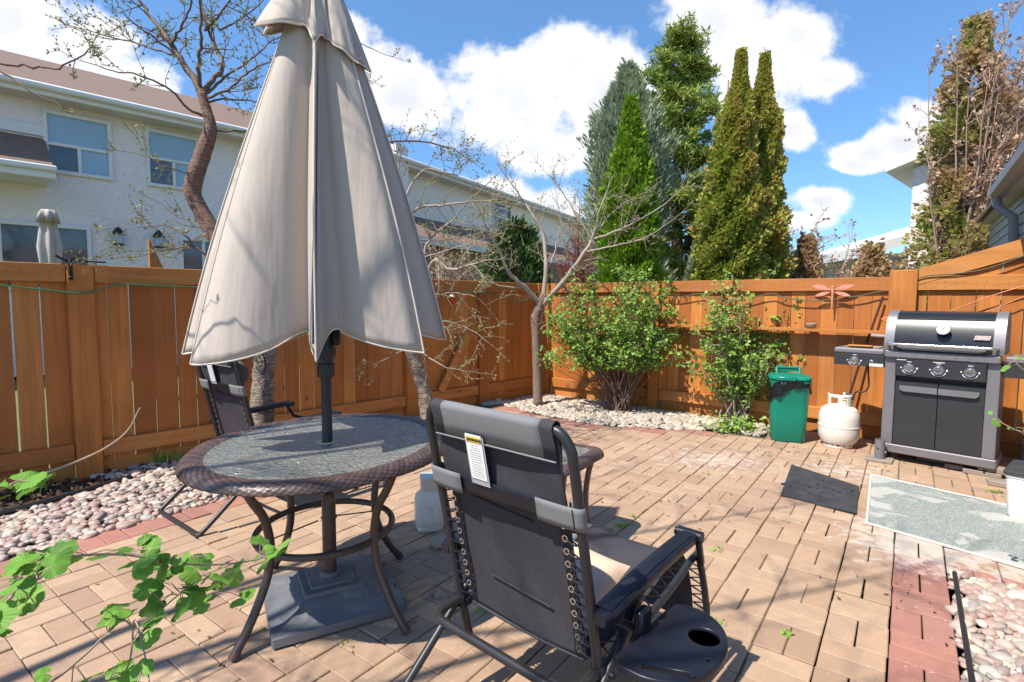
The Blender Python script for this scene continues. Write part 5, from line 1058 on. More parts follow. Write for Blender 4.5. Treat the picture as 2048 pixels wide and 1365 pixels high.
b = MB(); zq = zat(1740, 492, 17); b.add([(-.5, -.6, zq - .35), (4.5, -.6, zq + 1.15), (9, -.6, zq - .35), (-.5, 6.5, zq - .35), (4.5, 6.5, zq + 1.15), (9, 6.5, zq - .35), (-.5, -.6, zq - .05), (4.5, -.6, zq + 1.45), (9, -.6, zq - .05), (-.5, 6.5, zq - .05), (4.5, 6.5, zq + 1.45), (9, 6.5, zq - .05)],
    [(0, 1, 7, 6), (1, 2, 8, 7), (6, 7, 10, 9), (7, 8, 11, 10), (0, 3, 4, 1), (1, 4, 5, 2), (0, 6, 9, 3), (2, 5, 11, 8)]); b.build('roof', M['trim'], H4, smooth=False)
b = MB(); b.box((2.6, 1.6, zq + 1.2), (.34, .34, 1.0)); b.build('chimney', M['plastic_black'], H4, smooth=False)
# garage: eave line runs along the paving direction to the right of the grill
ga = math.atan2(.807, .591); dg_ = Vector((math.cos(ga), math.sin(ga), 0)); ng = Vector((dg_.y, -dg_.x, 0))
ec = D(1977, 388, 6.1); GE = Vector((ec.x, ec.y, 0)); GZ = ec.z
gh = empty('garage', GE + ng * .28 - dg_ * .12, ga, 'grey sided garage with gutter and downspout at the right edge', 'garage')   # local x away from viewer, local -y outward to the left... wall body on -y side
b = MB(); zz = 0.0
while zz < GZ + .02:
    b.add([(-6.5, -.0, zz), (2.9, -.0, zz), (2.9, .022, zz), (-6.5, .022, zz), (-6.5, .006, zz + .115), (2.9, .006, zz + .115)], [(0, 1, 5, 4), (3, 4, 5, 2), (0, 3, 2, 1)]); zz += .115
b.xf(np.diag([1, 1, 1]), (0, 0, 0))
b.box((-1.8, -1.5, GZ / 2), (9.39, 2.995, GZ)); b.build('siding_wall', M['siding'], gh, smooth=False)
b = MB(); b.box((-3.25, .075, GZ - .03), (6.9, .15, .03)); b.box((1.6, .06, GZ - .01), (2.7, .10, .05)); b.build('soffit', M['soffit'], gh, smooth=False)
b = MB(); b.add([(-6.7, .17, GZ + .05), (3.0, .17, GZ + .05), (3.0, -2, GZ + .9), (-6.7, -2, GZ + .9), (-6.7, .17, GZ), (3.0, .17, GZ), (3.0, -2, GZ + .8), (-6.7, -2, GZ + .8)], [(3, 2, 1, 0), (4, 5, 6, 7), (0, 1, 5, 4), (1, 2, 6, 5), (2, 3, 7, 6), (3, 0, 4, 7)]); b.build('roof', M['shingle'], gh, smooth=False)
b = MB(); prf = [(.152, GZ - .06), (.21, GZ - .055), (.26, GZ - .01), (.27, GZ + .065), (.152, GZ + .065)]; V = [(-6.8, y, z) for y, z in prf] + [(.24, y, z) for y, z in prf]; b.add(V, [(i, (i + 1) % 5, (i + 1) % 5 + 5, i + 5) for i in range(5)] + [tuple(range(5))[::-1], tuple(range(5, 10))]); gt_ = b.build('gutter', M['gutter'], gh, smooth=False)
b = MB(); b.tube(smooth_path([(.13, .21, GZ - .05), (.13, .20, GZ - .12), (.10, .16, GZ - .19), (.03, .10, GZ - .26), (.0, .07, GZ - .34), (.0, .06, GZ - .8), (.0, .06, .3)], 4), .042, 8, flat=.8); b.build('downspout', M['gutter'], gh)

# ================================================================== BARE TREES
def bud_quads(tips, g, size, n=3, spread=.02):
    V = []; R = []
    for p in tips:
        for _ in range(n):
            d = g.normal(size=3); d[2] = abs(d[2]) * .8 + .1; d /= np.linalg.norm(d); t = np.cross(d, g.normal(size=3)); t /= np.linalg.norm(t); l = size * g.uniform(.5, 1.4); q = np.array(p) + g.normal(0, spread * .3, 3)
            V += [q, q + d * l * .55 + t * l * .3, q + d * l, q + d * l * .5 - t * l * .3]; R.append(g.uniform(0, 1))
    return np.array(V), np.array(R)
def twig(b, buds, p, d, L_, r, lev, g, up=.25, dens=6, wob=.18, budstep=1):
    n = max(3, int(L_ / .055)); pts = [p]; dd = np.array(d, float); dd /= np.linalg.norm(dd); step = L_ / n
    for i in range(n):
        dd = dd + g.normal(0, wob, 3) * .6; dd[2] += up * .06; dd /= np.linalg.norm(dd); pts.append(pts[-1] + dd * step)
    b.tube(pts, np.linspace(r, max(r * .35, .0014), n + 1), 4 if r < .008 else 6, caps=False)
    if lev > 0:
        for k in range(int(dens * L_ / .5) + 1):
            i = g.randint(1, n + 1); ax = pts[i] - pts[i - 1]; ax /= np.linalg.norm(ax); s_ = g.normal(size=3); s_ -= s_ @ ax * ax; s_ /= np.linalg.norm(s_)
            twig(b, buds, pts[i], ax * .6 + s_ * .8 + np.array([0, 0, up * .4]), L_ * g.uniform(.25, .5), max(r * .5, .0016), lev - 1, g, up, dens, wob, budstep)
    for i in range(1, n + 1, budstep):
        if lev < 2: buds.append(pts[i])
def limb(b, buds, path, r0, r1, g, lev=2, dens=7, tw=.35, up=.25, tend=True):
    pts = [np.array(tuple(q)) for q in smooth_path(path, 5)]; n = len(pts); pts = [p + g.normal(0, .004, 3) for p in pts]
    rr_ = np.linspace(r0, r1, n); b.tube(pts, rr_, 8 if r0 > .02 else 6, caps=False); Lt = sum(np.linalg.norm(pts[i + 1] - pts[i]) for i in range(n - 1))
    for k in range(int(dens * Lt)):
        i = g.randint(max(1, n // 5), n); ax = pts[i] - pts[i - 1]; ax /= np.linalg.norm(ax); s_ = g.normal(size=3); s_ -= s_ @ ax * ax; s_ /= np.linalg.norm(s_)
        twig(b, buds, pts[i], ax * .5 + s_ * .85 + np.array([0, 0, up * .3]), tw * g.uniform(.3, 1.1), min(rr_[i] * .5, .0065), lev - 1, g, up)
    if tend: twig(b, buds, pts[-1], pts[-1] - pts[-2], tw * .6, r1, 1, g, up)
def bare_tree(name, label, trunk, tr, limbs, seed, barkm, twm, budm=None, lev=2, dens=7, tw=.35, budsize=.022, cat='tree', up=.25, budn=3, upper=None):
    g = rs(seed); root = empty(name, (trunk[0][0], trunk[0][1], 0), 0, label, cat); off = Vector((-trunk[0][0], -trunk[0][1], 0))
    loc = lambda P: [Vector(tuple(p)) + off for p in P]
    b = MB(); tp = smooth_path(loc(trunk), 7); n = len(tp); ns = 18; V = []
    for rep_ in (0,):
        b.tube(tp, np.interp(np.linspace(0, 1, n), np.linspace(0, 1, len(tr)), tr), ns, caps=True)
        v = b.v[0]; b.v[0] = v + rs(seed).normal(0, .0022, v.shape) * (max(tr) / .05)
    b.build('trunk', barkm, root, auto=0)
    if upper:
        b = MB(); tp = smooth_path(loc(upper[0]), 7); b.tube(tp, np.interp(np.linspace(0, 1, len(tp)), np.linspace(0, 1, len(upper[1])), upper[1]), ns); v = b.v[0]; b.v[0] = v + rs(seed).normal(0, .0016, v.shape); b.build('upper_trunk', M['bark'], root, auto=0)
    b = MB(); buds = []
    for path, r0, r1, kw in limbs:
        k2 = dict(lev=lev, dens=dens, tw=tw, up=up); k2.update(kw); limb(b, buds, loc(path), r0, r1, g, **k2)
    cr = b.build('branches', twm, root, auto=0)
    if budm is not None and buds:
        V, R = bud_quads(buds, g, budsize, budn); big('buds', V, 4, budm, R, cr)
    return root
def P_(pts, Y, dY=None): return [D(x, y, Y + (dY[i] if dY else 0)) for i, (x, y) in enumerate(pts)]
Y = 4.4
tk1 = P_([(524, 905), (524, 830), (527, 760), (531, 700), (518, 640), (480, 560), (440, 490), (412, 440), (388, 395), (386, 370), (398, 330), (414, 285), (421, 255), (413, 220), (403, 186)], Y)
bare_tree('cherry_tree', 'leaning cherry tree with curved trunk rising behind the umbrella', tk1[:7], [.105, .095, .085, .09, .085, .078, .066], [
    (P_([(405, 188), (383, 150), (355, 110), (338, 82), (318, 55), (290, 20), (268, -25)], Y, [0, .05, .1, .1, .15, .2, .2]), .030, .010, {}),
    (P_([(398, 170), (397, 120), (402, 76), (400, -20)], Y, [0, -.1, -.2, -.3]), .017, .008, {}),
    (P_([(342, 92), (358, 60), (372, 35), (388, -10)], Y, [.1, 0, -.1, -.2]), .012, .006, {}),
    (P_([(405, 188), (430, 155), (447, 132), (430, 92), (412, 45), (402, 0)], Y, [0, .05, .1, .2, .2, .3]), .022, .008, {}),
    (P_([(410, 60), (440, 30), (470, -15)], Y, [.2, .1, 0]), .014, .007, {}),
    (P_([(405, 232), (381, 221), (343, 183), (282, 152), (236, 145), (185, 128)], Y, [0, -.1, -.2, -.3, -.35, -.4]), .011, .003, {}),
    (P_([(350, 112), (290, 92), (215, 72), (130, 48)], Y, [0, .1, .2, .3]), .010, .003, {}),
    (P_([(350, 108), (300, 70), (255, 35), (230, -5)], Y, [0, -.1, -.2, -.2]), .009, .003, {}),
    (P_([(410, 190), (450, 155), (500, 120), (545, 80)], Y, [0, .1, .2, .3]), .014, .005, {}),
    (P_([(412, 205), (460, 198), (520, 205)], Y, [0, .1, .2]), .010, .005, {}),
    (P_([(418, 195), (455, 178), (500, 142), (540, 125)], Y, [0, -.1, -.2, -.3]), .011, .005, {}),
    (P_([(424, 262), (460, 262), (500, 264)], Y, [0, .05, .1]), .011, .006, {'dens': 3}),
    (P_([(395, 350), (345, 338), (275, 306)], Y, [-.05, -.2, -.3]), .006, .002, {}),
    (P_([(430, 478), (385, 445), (350, 430), (320, 405)], Y, [0, .1, .2, .2]), .007, .002, {}),
    (P_([(428, 520), (385, 492), (370, 470), (322, 452), (255, 457)], Y, [-.3, -.35, -.4, -.4, -.4]), .010, .002, {}),
    (P_([(380, 490), (300, 508), (205, 520)], Y, [-.35, -.4, -.45]), .006, .002, {}),
    (P_([(540, 60), (600, 40), (680, 70), (770, 110)], Y, [.5, .6, .7, .8]), .010, .003, {}),
    (P_([(540, 120), (640, 110), (720, 155)], Y, [.5, .6, .7]), .008, .003, {}),
    (P_([(440, 60), (480, 40), (540, -10)], Y, [0, .1, .2]), .010, .004, {}),
    (P_([(500, 560), (560, 450), (640, 330), (760, 285), (880, 290), (940, 318)], Y + .3, [0, .1, .2, .3, .4, .5]), .020, .003, {}),
], 21, M['bark_peel'], M['twig_dark'], M['bud'], lev=2, dens=9, tw=.34, budsize=.02, upper=(tk1[5:], [.072, .066, .062, .06, .064, .062, .056, .045, .036, .034]))
Y = 5.3
tk2 = P_([(858, 850), (850, 790), (835, 740), (818, 690), (800, 640), (790, 580), (795, 520), (802, 460), (806, 400)], Y)
bare_tree('plum_tree', 'slim pale leaning tree right of the umbrella with budding twigs', tk2, [.075, .068, .062, .06, .06, .055, .05, .04, .03], [
    (P_([(795, 600), (848, 548), (872, 520), (900, 540), (940, 530), (978, 520)], Y, [0, -.1, -.2, -.25, -.3, -.3]), .024, .006, {}),
    (P_([(850, 548), (850, 500), (868, 470), (905, 440), (945, 395), (1000, 345)], Y, [-.1, 0, 0, .1, .1, .1]), .014, .004, {}),
    (P_([(800, 450), (835, 418), (880, 412), (925, 405), (990, 400)], Y, [0, -.1, -.1, -.2, -.2]), .018, .004, {}),
    (P_([(806, 400), (850, 340), (915, 350), (925, 300)], Y, [0, .1, .1, .2]), .014, .003, {}),
    (P_([(806, 400), (800, 340), (790, 300)], Y, [0, .1, .1]), .014, .004, {}),
    (P_([(820, 655), (870, 640), (930, 655), (985, 690)], Y, [0, -.2, -.2, -.3]), .010, .002, {'up': -.2}),
    (P_([(828, 690), (880, 730), (945, 745)], Y, [0, -.2, -.2]), .009, .002, {'up': -.2}),
    (P_([(815, 640), (870, 590), (940, 590), (970, 610)], Y, [0, .1, 0, 0]), .009, .002, {}),
    (P_([(820, 690), (780, 715), (730, 735)], Y, [0, -.1, -.2]), .006, .002, {'tw': .2}),
    (P_([(830, 480), (880, 480), (950, 470), (1010, 450)], Y, [0, .2, .3, .4]), .010, .002, {}),
    (P_([(830, 520), (900, 500), (960, 480)], Y, [0, -.3, -.4]), .008, .002, {}),
], 31, M['bark_peel'], M['twig'], M['bud'], lev=2, dens=11, tw=.40, budsize=.020, budn=2)
Y = 7.5
tk3 = P_([(1076, 812), (1074, 740), (1072, 670), (1071, 635), (1080, 612), (1088, 590)], Y)
bare_tree('apple_tree', 'small bare fruit tree in the pale pebbles at the fence corner', tk3, [.068, .06, .06, .066, .06, .05], [
    (P_([(1078, 605), (1050, 575), (1018, 545), (1000, 505), (975, 460), (960, 420)], Y, [0, -.1, -.2, -.3, -.4, -.5]), .040, .006, {}),
    (P_([(1088, 592), (1092, 530), (1086, 470), (1065, 430), (1045, 400), (1010, 350)], Y, [0, 0, .1, .1, .2, .2]), .035, .006, {}),
    (P_([(1085, 612), (1128, 562), (1165, 512), (1188, 470), (1200, 420), (1215, 380)], Y, [0, -.2, -.3, -.3, -.4, -.4]), .042, .006, {}),
    (P_([(1188, 478), (1250, 455), (1320, 415), (1372, 372)], Y, [-.3, -.4, -.5, -.6]), .018, .003, {}),
    (P_([(1190, 490), (1160, 440), (1125, 385), (1095, 348)], Y, [-.3, -.3, -.2, -.2]), .018, .003, {}),
    (P_([(1170, 505), (1240, 490), (1300, 470), (1360, 430)], Y, [-.3, -.5, -.6, -.7]), .014, .003, {}),
    (P_([(1190, 470), (1230, 420), (1290, 385)], Y, [-.3, -.3, -.3]), .012, .003, {}),
    (P_([(1088, 560), (1110, 500), (1120, 440), (1112, 380)], Y, [0, .1, .1, .1]), .016, .003, {}),
    (P_([(1078, 660), (1105, 640), (1130, 590)], Y, [0, -.1, -.1]), .010, .003, {}),
    (P_([(1050, 575), (1000, 572), (950, 545)], Y, [-.1, -.2, -.2]), .014, .003, {}),
], 41, M['bark_grey'], M['twig'], M['bud'], lev=2, dens=8, tw=.42, budsize=.02, budn=2)
# tree standing out of view to the left: throws the branch shadows over the patio
bare_tree('garden_tree', 'twigs at the top left from a tree beyond the photo edge', [(-4.3, -.2, 0), (-4.25, -.15, 1.2), (-4.1, -.1, 2.2), (-4.0, 0, 3.0)], [.12, .10, .09, .075], [
    ([(-4.0, 0, 3.0), (-3.2, .2, 3.6), (-2.4, .5, 4.0), (-1.6, .9, 4.2)], .05, .008, {}),
    ([(-4.0, 0, 3.0), (-3.6, .9, 3.5), (-3.0, 1.6, 3.7), (-2.5, 2.0, 3.9)], .045, .008, {}),
    ([(-4.1, -.1, 2.4), (-3.4, .3, 2.6), (-2.8, .8, 2.55), (-2.45, 1.15, 2.5)], .03, .006, {}),
    ([(-4.0, 0, 3.0), (-3.9, .3, 4.0), (-3.3, .4, 5.0)], .045, .008, {}),
    ([(-4.0, 0, 3.0), (-3.3, -.6, 3.7), (-2.4, -.9, 4.2), (-1.5, -.8, 4.5)], .045, .008, {}),
    ([(-2.9, .3, 3.8), (-2.2, -.1, 4.4), (-1.3, .1, 4.8)], .025, .006, {}),
    ([(-4.1, -.1, 2.3), (-3.3, -.3, 2.5), (-2.6, 0, 2.7)], .03, .006, {}),
    ([(-3.9, .3, 4.0), (-2.9, .9, 4.5), (-1.7, 1.5, 4.7), (-.6, 1.9, 4.9)], .03, .006, {'dens': 7}),
    ([(-3.6, .5, 4.4), (-2.6, .4, 4.9), (-1.4, .6, 5.1), (-.2, 1.0, 5.3)], .028, .006, {'dens': 7}),
    ([(-3.6, -.3, 4.3), (-2.5, -.4, 5.0), (-1.0, -.3, 5.4), (.3, 0, 5.6)], .028, .006, {'dens': 7}),
    ([(-3.3, 1.2, 3.6), (-2.3, 2.1, 4.1), (-1.4, 2.9, 4.4)], .022, .005, {'dens': 6}),
    (P_([(-140, 150), (-20, 130), (60, 133), (115, 138), (180, 100)], 1.9), .006, .002, {'dens': 2, 'tw': .12}),
    (P_([(-140, 60), (-10, 132), (55, 180), (118, 212)], 2.0), .005, .0015, {'dens': 2, 'tw': .08}),
], 51, M['bark'], M['twig_dark'], M['bud'], lev=2, dens=5, tw=.5, budsize=.016, budn=1)

# ================================================================== LEAFY SHRUBS
def leaves_at(P, g, size, mt, name, par, fold=.35, droop=.2):
    """small two-facet leaves at points"""
    n = len(P); Rm = rotmats(n, g); s = size * g.uniform(.5, 1.35, n)
    lf_ = np.array([(0, 0, 0), (.5, .45, fold * .3), (1, 0, 0), (.5, 0, -fold * .25), (0, 0, 0), (.5, 0, -fold * .25), (1, 0, 0), (.5, -.45, fold * .3)])
    lf_ = np.array([(0, 0, 0), (.45, .42, fold * .35), (1, .0, 0.05), (.5, 0, -.05), (0, 0, 0), (.5, 0, -.05), (1, .0, .05), (.45, -.42, fold * .35)])
    nz_ = g.normal(size=(n, 3)) * .7 + np.array([-.25, -.35, .8]); nz_ /= np.linalg.norm(nz_, axis=1)[:, None]; x_ = g.normal(size=(n, 3)); x_ -= (x_ * nz_).sum(1)[:, None] * nz_; x_ /= np.linalg.norm(x_, axis=1)[:, None]; y_ = np.cross(nz_, x_)
    Mx = np.stack([x_, y_, nz_], 2) * s[:, None, None]; V = np.einsum('kij,nj->kni', Mx, lf_) + P[:, None, :]
    return big(name, V.reshape(-1, 3), 4, mt, np.repeat(g.uniform(0, 1, n), 2), par)
def shrub(label, base, stems, seed, spread, H_, nleaf, lean=(0, 0), leafsize=.034, low=.3, ns=1.0, cat='bush', mt='leaf_bright', tw='twig', clump=.05):
    g = rs(seed); root = empty('leafy_bush', base, 0, label, cat, 'leafy bushes along the sunlit fence'); b = MB(); pts = []
    for k in range(stems):
        a = g.uniform(0, 2 * PI); q = g.uniform(.15, 1) ** .6; tx, ty = lean[0] + spread * q * math.cos(a), lean[1] + spread * .55 * q * math.sin(a); h = H_ * (1 - .3 * q ** 2) * g.uniform(.5, 1.08)
        x0, y0 = g.normal(0, .07, 2); n = 12; pth = []
        for i in range(n + 1):
            t = i / n; pth.append((x0 + (tx - x0) * t ** 1.15 + g.normal(0, .008), y0 + (ty - y0) * t ** 1.15 + g.normal(0, .008), h * t ** .9))
        b.tube(pth, np.linspace(.010, .002, n + 1), 5, caps=False)
        for i in range(3, n + 1):
            if pth[i][2] < low: continue
            for _ in range(2):
                dd = g.normal(size=3); dd[2] = abs(dd[2]) * .7; dd /= np.linalg.norm(dd); l = g.uniform(.06, .22); e = np.array(pth[i]) + dd * l; b.tube([pth[i], (np.array(pth[i]) + e) / 2 + g.normal(0, .01, 3), e], [.003, .002, .0012], 4, caps=False)
                for t in (.35, .6, .8, 1): pts.append(np.array(pth[i]) + dd * l * t)
        if h > low: pts.append(np.array(pth[-1]))
    b.build('stems', M[tw], root, auto=0); pts = np.array(pts); idx = g.randint(0, len(pts), nleaf); P = pts[idx] + g.normal(0, clump, (nleaf, 3)) * .6; P = P[P[:, 2] > .04]
    leaves_at(P, g, leafsize, M[mt], 'foliage', root); return root
shrub('large bushy shrub with bright spring leaves left on the sunlit fence', G(1238, 822) + Vector((0, 0, -.0)), 80, 61, .98, 1.90, 10500, lean=(-.08, -.12), low=.55, leafsize=.044, clump=.035, tw='twig_dark')
shrub('looser bright leafy shrub right of it beside the green bin', G(1470, 842), 50, 62, .74, 1.74, 6400, lean=(.10, -.05), low=.22, leafsize=.047, clump=.035)
bl = rs(3); lp_ = np.array([(.05 * bl.normal(), .04 * bl.normal(), abs(.05 * bl.normal())) for _ in range(260)]) * [3.2, 2, 1.6] + np.array(tuple(G(1468, 862)))
o = leaves_at(lp_, bl, .05, M['leaf_bright'], 'ground_leaves', None); tag(o, 'low bright leaves sprouting at the foot of the right shrub', 'plant')
# grass blades by the left fence foot
g = rs(14); V = []; R = []
for (px, py, n) in ((330, 925, 90), (355, 915, 90), (300, 918, 30), (700, 838, 60), (790, 832, 60), (60, 985, 20)):
    c = np.array(tuple(G(px, py)))
    for _ in range(n):
        q = c + np.array([g.normal(0, .07), g.normal(0, .05), 0]); h = g.uniform(.05, .16); w = .006; a = g.uniform(0, PI); t = np.array([math.cos(a), math.sin(a), 0]); bd_ = np.array([g.normal(0, .25), g.normal(0, .25), 1]) * h
        V += [q - t * w, q + t * w, q + bd_ * .6 + t * w * .7, q + bd_]; R.append(g.uniform(0, 1))
tag(big('grass_tufts', np.array(V), 4, M['leaf_bright'], np.array(R)), 'green grass blades at the foot of the shaded fence', 'grass', kind='stuff')
# currant canes in the left foreground
def lobed_leaf():
    out_ = []; n = 84
    for i in range(n):
        a = -PI * .88 + 2 * PI * .88 * i / (n - 1); lobes = max(math.cos((a - c) * 2.2) for c in (-1.75, -.85, 0, .85, 1.75)) if abs(a) < 2.6 else .2
        r_ = (.62 + .38 * lobes) * (1 - .18 * abs(a) / PI) + .075 * (i % 2) * (abs(a) < 2.4); out_.append((r_ * math.cos(a), r_ * math.sin(a)))
    return out_
LL = lobed_leaf()
def leafgeo(b, p, nrm, d, s, g):
    nrm = nrm / np.linalg.norm(nrm); d = d - (d @ nrm) * nrm; d /= np.linalg.norm(d); t = np.cross(nrm, d); V = []; ring = 4; cup = g.uniform(.1, .35); fold = g.uniform(-.1, .3)
    n = len(LL)
    for k in range(1, ring + 1):
        f = k / ring
        for (x, y) in LL:
            a = math.atan2(y, x); h = -cup * (x * x + y * y) * f * f * .6 + fold * abs(y) * f * .35 + .05 * f * math.cos(a * 5.2) * f + .015 * math.sin(a * 23) * f
            V.append(p + s * (d * x * f + t * y * f + nrm * h))
    V.append(p); c = len(V) - 1
    F = [(c, i, i + 1) for i in range(n - 1)] + [(k * n + i, (k + 1) * n + i, (k + 1) * n + i + 1, k * n + i + 1) for k in range(ring - 1) for i in range(n - 1)]
    r0_ = g.normal(.40, .2); RR = [r0_ + .38 * max(0, math.cos(math.atan2(y, x) * 4.4)) ** 14 - .10 * f_ + .06 * math.sin(math.atan2(y, x) * 31) for f_ in (.25, .5, .75, 1) for x, y in LL] + [r0_ + .3]
    b.add(np.array(V), F, np.clip(RR, 0, 1))
def cane(label, path, r, seed, spots, ls):
    g = rs(seed); p0 = path[0]; root = empty('currant_cane', p0, 0, label, 'plant', 'currant canes in the left foreground'); P = [np.array(tuple(q)) - np.array(tuple(p0)) for q in smooth_path(path, 6)]
    b = MB(); b.tube(P, np.linspace(r, r * .45, len(P)), 7); lf2 = MB(); n = len(P)
    for t, cnt in spots:
        i = min(n - 2, int(t * (n - 1))); q = P[i]
        for _ in range(cnt):
            dd = g.normal(size=3); dd[2] = dd[2] * .6 + .15; dd /= np.linalg.norm(dd); l = g.uniform(.02, .065); e = q + dd * l; b.tube([q, q + dd * l * .5 + np.array([0, 0, .006]), e], .0011, 4)
            nr = np.array([g.normal(0, .55) - .2, g.normal(0, .5) - .3, 1]); leafgeo(lf2, e, nr, dd + np.array([0, 0, -.25]), ls * g.uniform(.55, 1.25), g)
    b.build('cane_stem', M['twig_tan'], root); lf2.build('leaves', M['leaf_currant'], root, auto=0); return root
def PP(l): return [D(x, y, Y_) for x, y, Y_ in l]
cane('long leafy cane reaching across to the round table leg', PP([(-60, 1250, .95), (60, 1150, 1.02), (140, 1115, 1.1), (250, 1110, 1.15), (340, 1125, 1.2), (430, 1130, 1.3), (520, 1118, 1.38), (545, 1095, 1.42)]), .0035, 71, [(.12, 3), (.22, 3), (.34, 3), (.44, 2), (.52, 5), (.56, 5), (.61, 4), (.78, 2), (.86, 3), (.93, 2), (1, 2)], .025)
cane('leafy cane low in the middle of the foreground leaves', PP([(-40, 1400, .9), (90, 1370, 1.0), (170, 1310, 1.08), (215, 1270, 1.12), (290, 1245, 1.15), (345, 1200, 1.2), (365, 1185, 1.22)]), .003, 72, [(.3, 3), (.5, 2), (.62, 5), (.78, 4), (.95, 7), (1, 4)], .030)
cane('dense dark leafed cane at the far left edge', PP([(-90, 1340, .8), (-20, 1240, .85), (40, 1180, .9), (90, 1150, .95), (120, 1120, 1)]), .0035, 73, [(.3, 4), (.5, 5), (.7, 5), (.85, 4), (1, 4)], .027)
cane('cane along the bottom edge with small fresh leaves', PP([(60, 1440, 1.0), (140, 1380, 1.05), (250, 1345, 1.1), (270, 1240, 1.12), (300, 1400, 1.0), (230, 1370, 1.0)]), .0025, 74, [(.15, 3), (.35, 4), (.5, 3), (.9, 4)], .026)
cane('short hanging sprig with two drooping leaves over the paving', PP([(408, 1150, 1.3), (430, 1165, 1.3), (440, 1190, 1.3)]), .002, 75, [(.1, 1), (.6, 2), (1, 5)], .034)
cane('bare pale cane tipped by a big leaf above the mulch', PP([(-70, 1010, 1.15), (-10, 985, 1.2), (40, 962, 1.25), (92, 946, 1.3), (150, 925, 1.32), (210, 897, 1.35), (255, 862, 1.37), (280, 816, 1.38)]), .0042, 76, [(.14, 2), (.22, 3), (.25, 2)], .045)
cane('slim budding twig crossing the right side of the grill', PP([(2110, 895, 2.6), (2050, 868, 2.6), (2010, 850, 2.62), (1996, 838, 2.64)]), .004, 77, [(.5, 2), (1, 4)], .017)
cane('small green twig at the right edge above the grill knobs', PP([(2110, 770, 2.5), (2050, 742, 2.5), (2025, 718, 2.52)]), .003, 78, [(.5, 2), (1, 3)], .018)

# ================================================================== EVERGREENS AND FAR SHRUBS
def sprays(n, g, prof, H_, mt, name, par, size, lean=0, shell=.62, up=.5, aspect=.42, lump=.16, rnf=None, xs=1, ys=1, gaps=0, nf=7, tones=None):
    """foliage sprays filling a crown whose outline radius is prof(t)"""
    t = g.uniform(0, 1, n * 2) ** .85; a = g.uniform(0, 2 * PI, n * 2); base = np.array([prof(q) for q in t])
    ph = g.uniform(0, 2 * PI, 8)
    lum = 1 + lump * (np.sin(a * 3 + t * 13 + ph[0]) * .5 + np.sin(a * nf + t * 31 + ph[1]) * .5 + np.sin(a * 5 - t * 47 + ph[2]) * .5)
    rho = base * lum * (shell + (1 - shell) * g.uniform(0, 1, n * 2) ** .6)
    if gaps: keep = (np.sin(a * 4 + t * 23 + ph[3]) + np.sin(a * 2 - t * 37 + ph[4])) > (-2 + gaps); t, a, rho, base, lum = [q[keep] for q in (t, a, rho, base, lum)]
    t, a, rho, base, lum = [q[:n] for q in (t, a, rho, base, lum)]; n = len(t)
    P = np.c_[rho * np.cos(a) * xs + lean * t, rho * np.sin(a) * ys, t * H_ + g.normal(0, size * .5, n)]
    d = np.c_[np.cos(a), np.sin(a), np.full(n, up)] + g.normal(0, .38, (n, 3)); d /= np.linalg.norm(d, axis=1)[:, None]
    w = np.cross(d, g.normal(size=(n, 3))); w /= np.linalg.norm(w, axis=1)[:, None]; l = size * g.uniform(.5, 1.3, n)[:, None]; w = w * l * aspect
    V = np.stack([P - w * .35, P + d * l * .55 - w, P + d * l, P + d * l * .6 + w * .9], 1)
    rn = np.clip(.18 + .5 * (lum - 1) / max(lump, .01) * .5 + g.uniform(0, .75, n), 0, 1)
    if rnf is not None: rn = rnf(P, rn, g)
    return big(name, V.reshape(-1, 3), 4, mt, rn, par)
def evergreen(name, label, px, Y_, ytop, halfpx, profk, mt, n, size, seed, kind='cone', z0=.2, trunkm='bark_grey', **kw):
    p = D(px, 600, Y_); H_ = float(D(px, ytop, Y_)[2]); R_ = halfpx / 1080 * Y_; root = empty(name, (p.x, p.y, 0), 0, label, 'tree'); g = rs(seed)
    b = MB(); b.tube([(0, 0, 0), (.03, 0, H_ * .5), (0, .02, H_ * .93)], [.05 * H_ ** .7, .03 * H_ ** .7, .012], 8); b.build('trunk', M[trunkm], root, auto=0)
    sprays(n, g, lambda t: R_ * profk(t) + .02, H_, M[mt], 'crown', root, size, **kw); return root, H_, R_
col_ = lambda t: (min(1, .78 + t * 1.1) if t < .2 else 1) * (1 - max(0, t - .12) ** 1.5 * 1.12) if t < .96 else .05
c1 = lambda t: max(.04, (1 - t ** 2.2) * (.80 + .2 * math.sin(PI * min(1, t * 1.5)))) * (1 - .25 * t)
c2 = lambda t: max(.05, (1 - t ** 2.5) * (.9 + .07 * math.sin(t * 17) + .05 * math.sin(t * 41)) + .08 * (1 - t)) * min(1, (1 - t) * 5 + .08)
EG = 'evergreens beyond the back fence'
def rust(P, rn, g): z = P[:, 2] / P[:, 2].max(); return np.clip(rn * .72 + .22 * z ** 2 + .08 * np.sin(P[:, 0] * 5) - .06, 0, 1)
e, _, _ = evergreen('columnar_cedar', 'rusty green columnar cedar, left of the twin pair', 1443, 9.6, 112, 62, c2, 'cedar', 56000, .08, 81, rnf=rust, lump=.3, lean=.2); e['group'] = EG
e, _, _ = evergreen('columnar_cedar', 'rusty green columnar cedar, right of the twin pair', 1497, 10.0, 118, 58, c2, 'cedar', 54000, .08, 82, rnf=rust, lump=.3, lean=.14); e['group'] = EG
e, _, _ = evergreen('blue_juniper', 'grey blue feathery juniper at the left of the evergreens', 1248, 12.0, 148, 86, lambda t: max(.08, 1 - t ** 5) * (.9 + .12 * math.sin(t * 9 + 1)) * .88, 'juniper', 46000, .17, 83, up=1.3, aspect=.13, lump=.5, shell=.4); e['group'] = EG
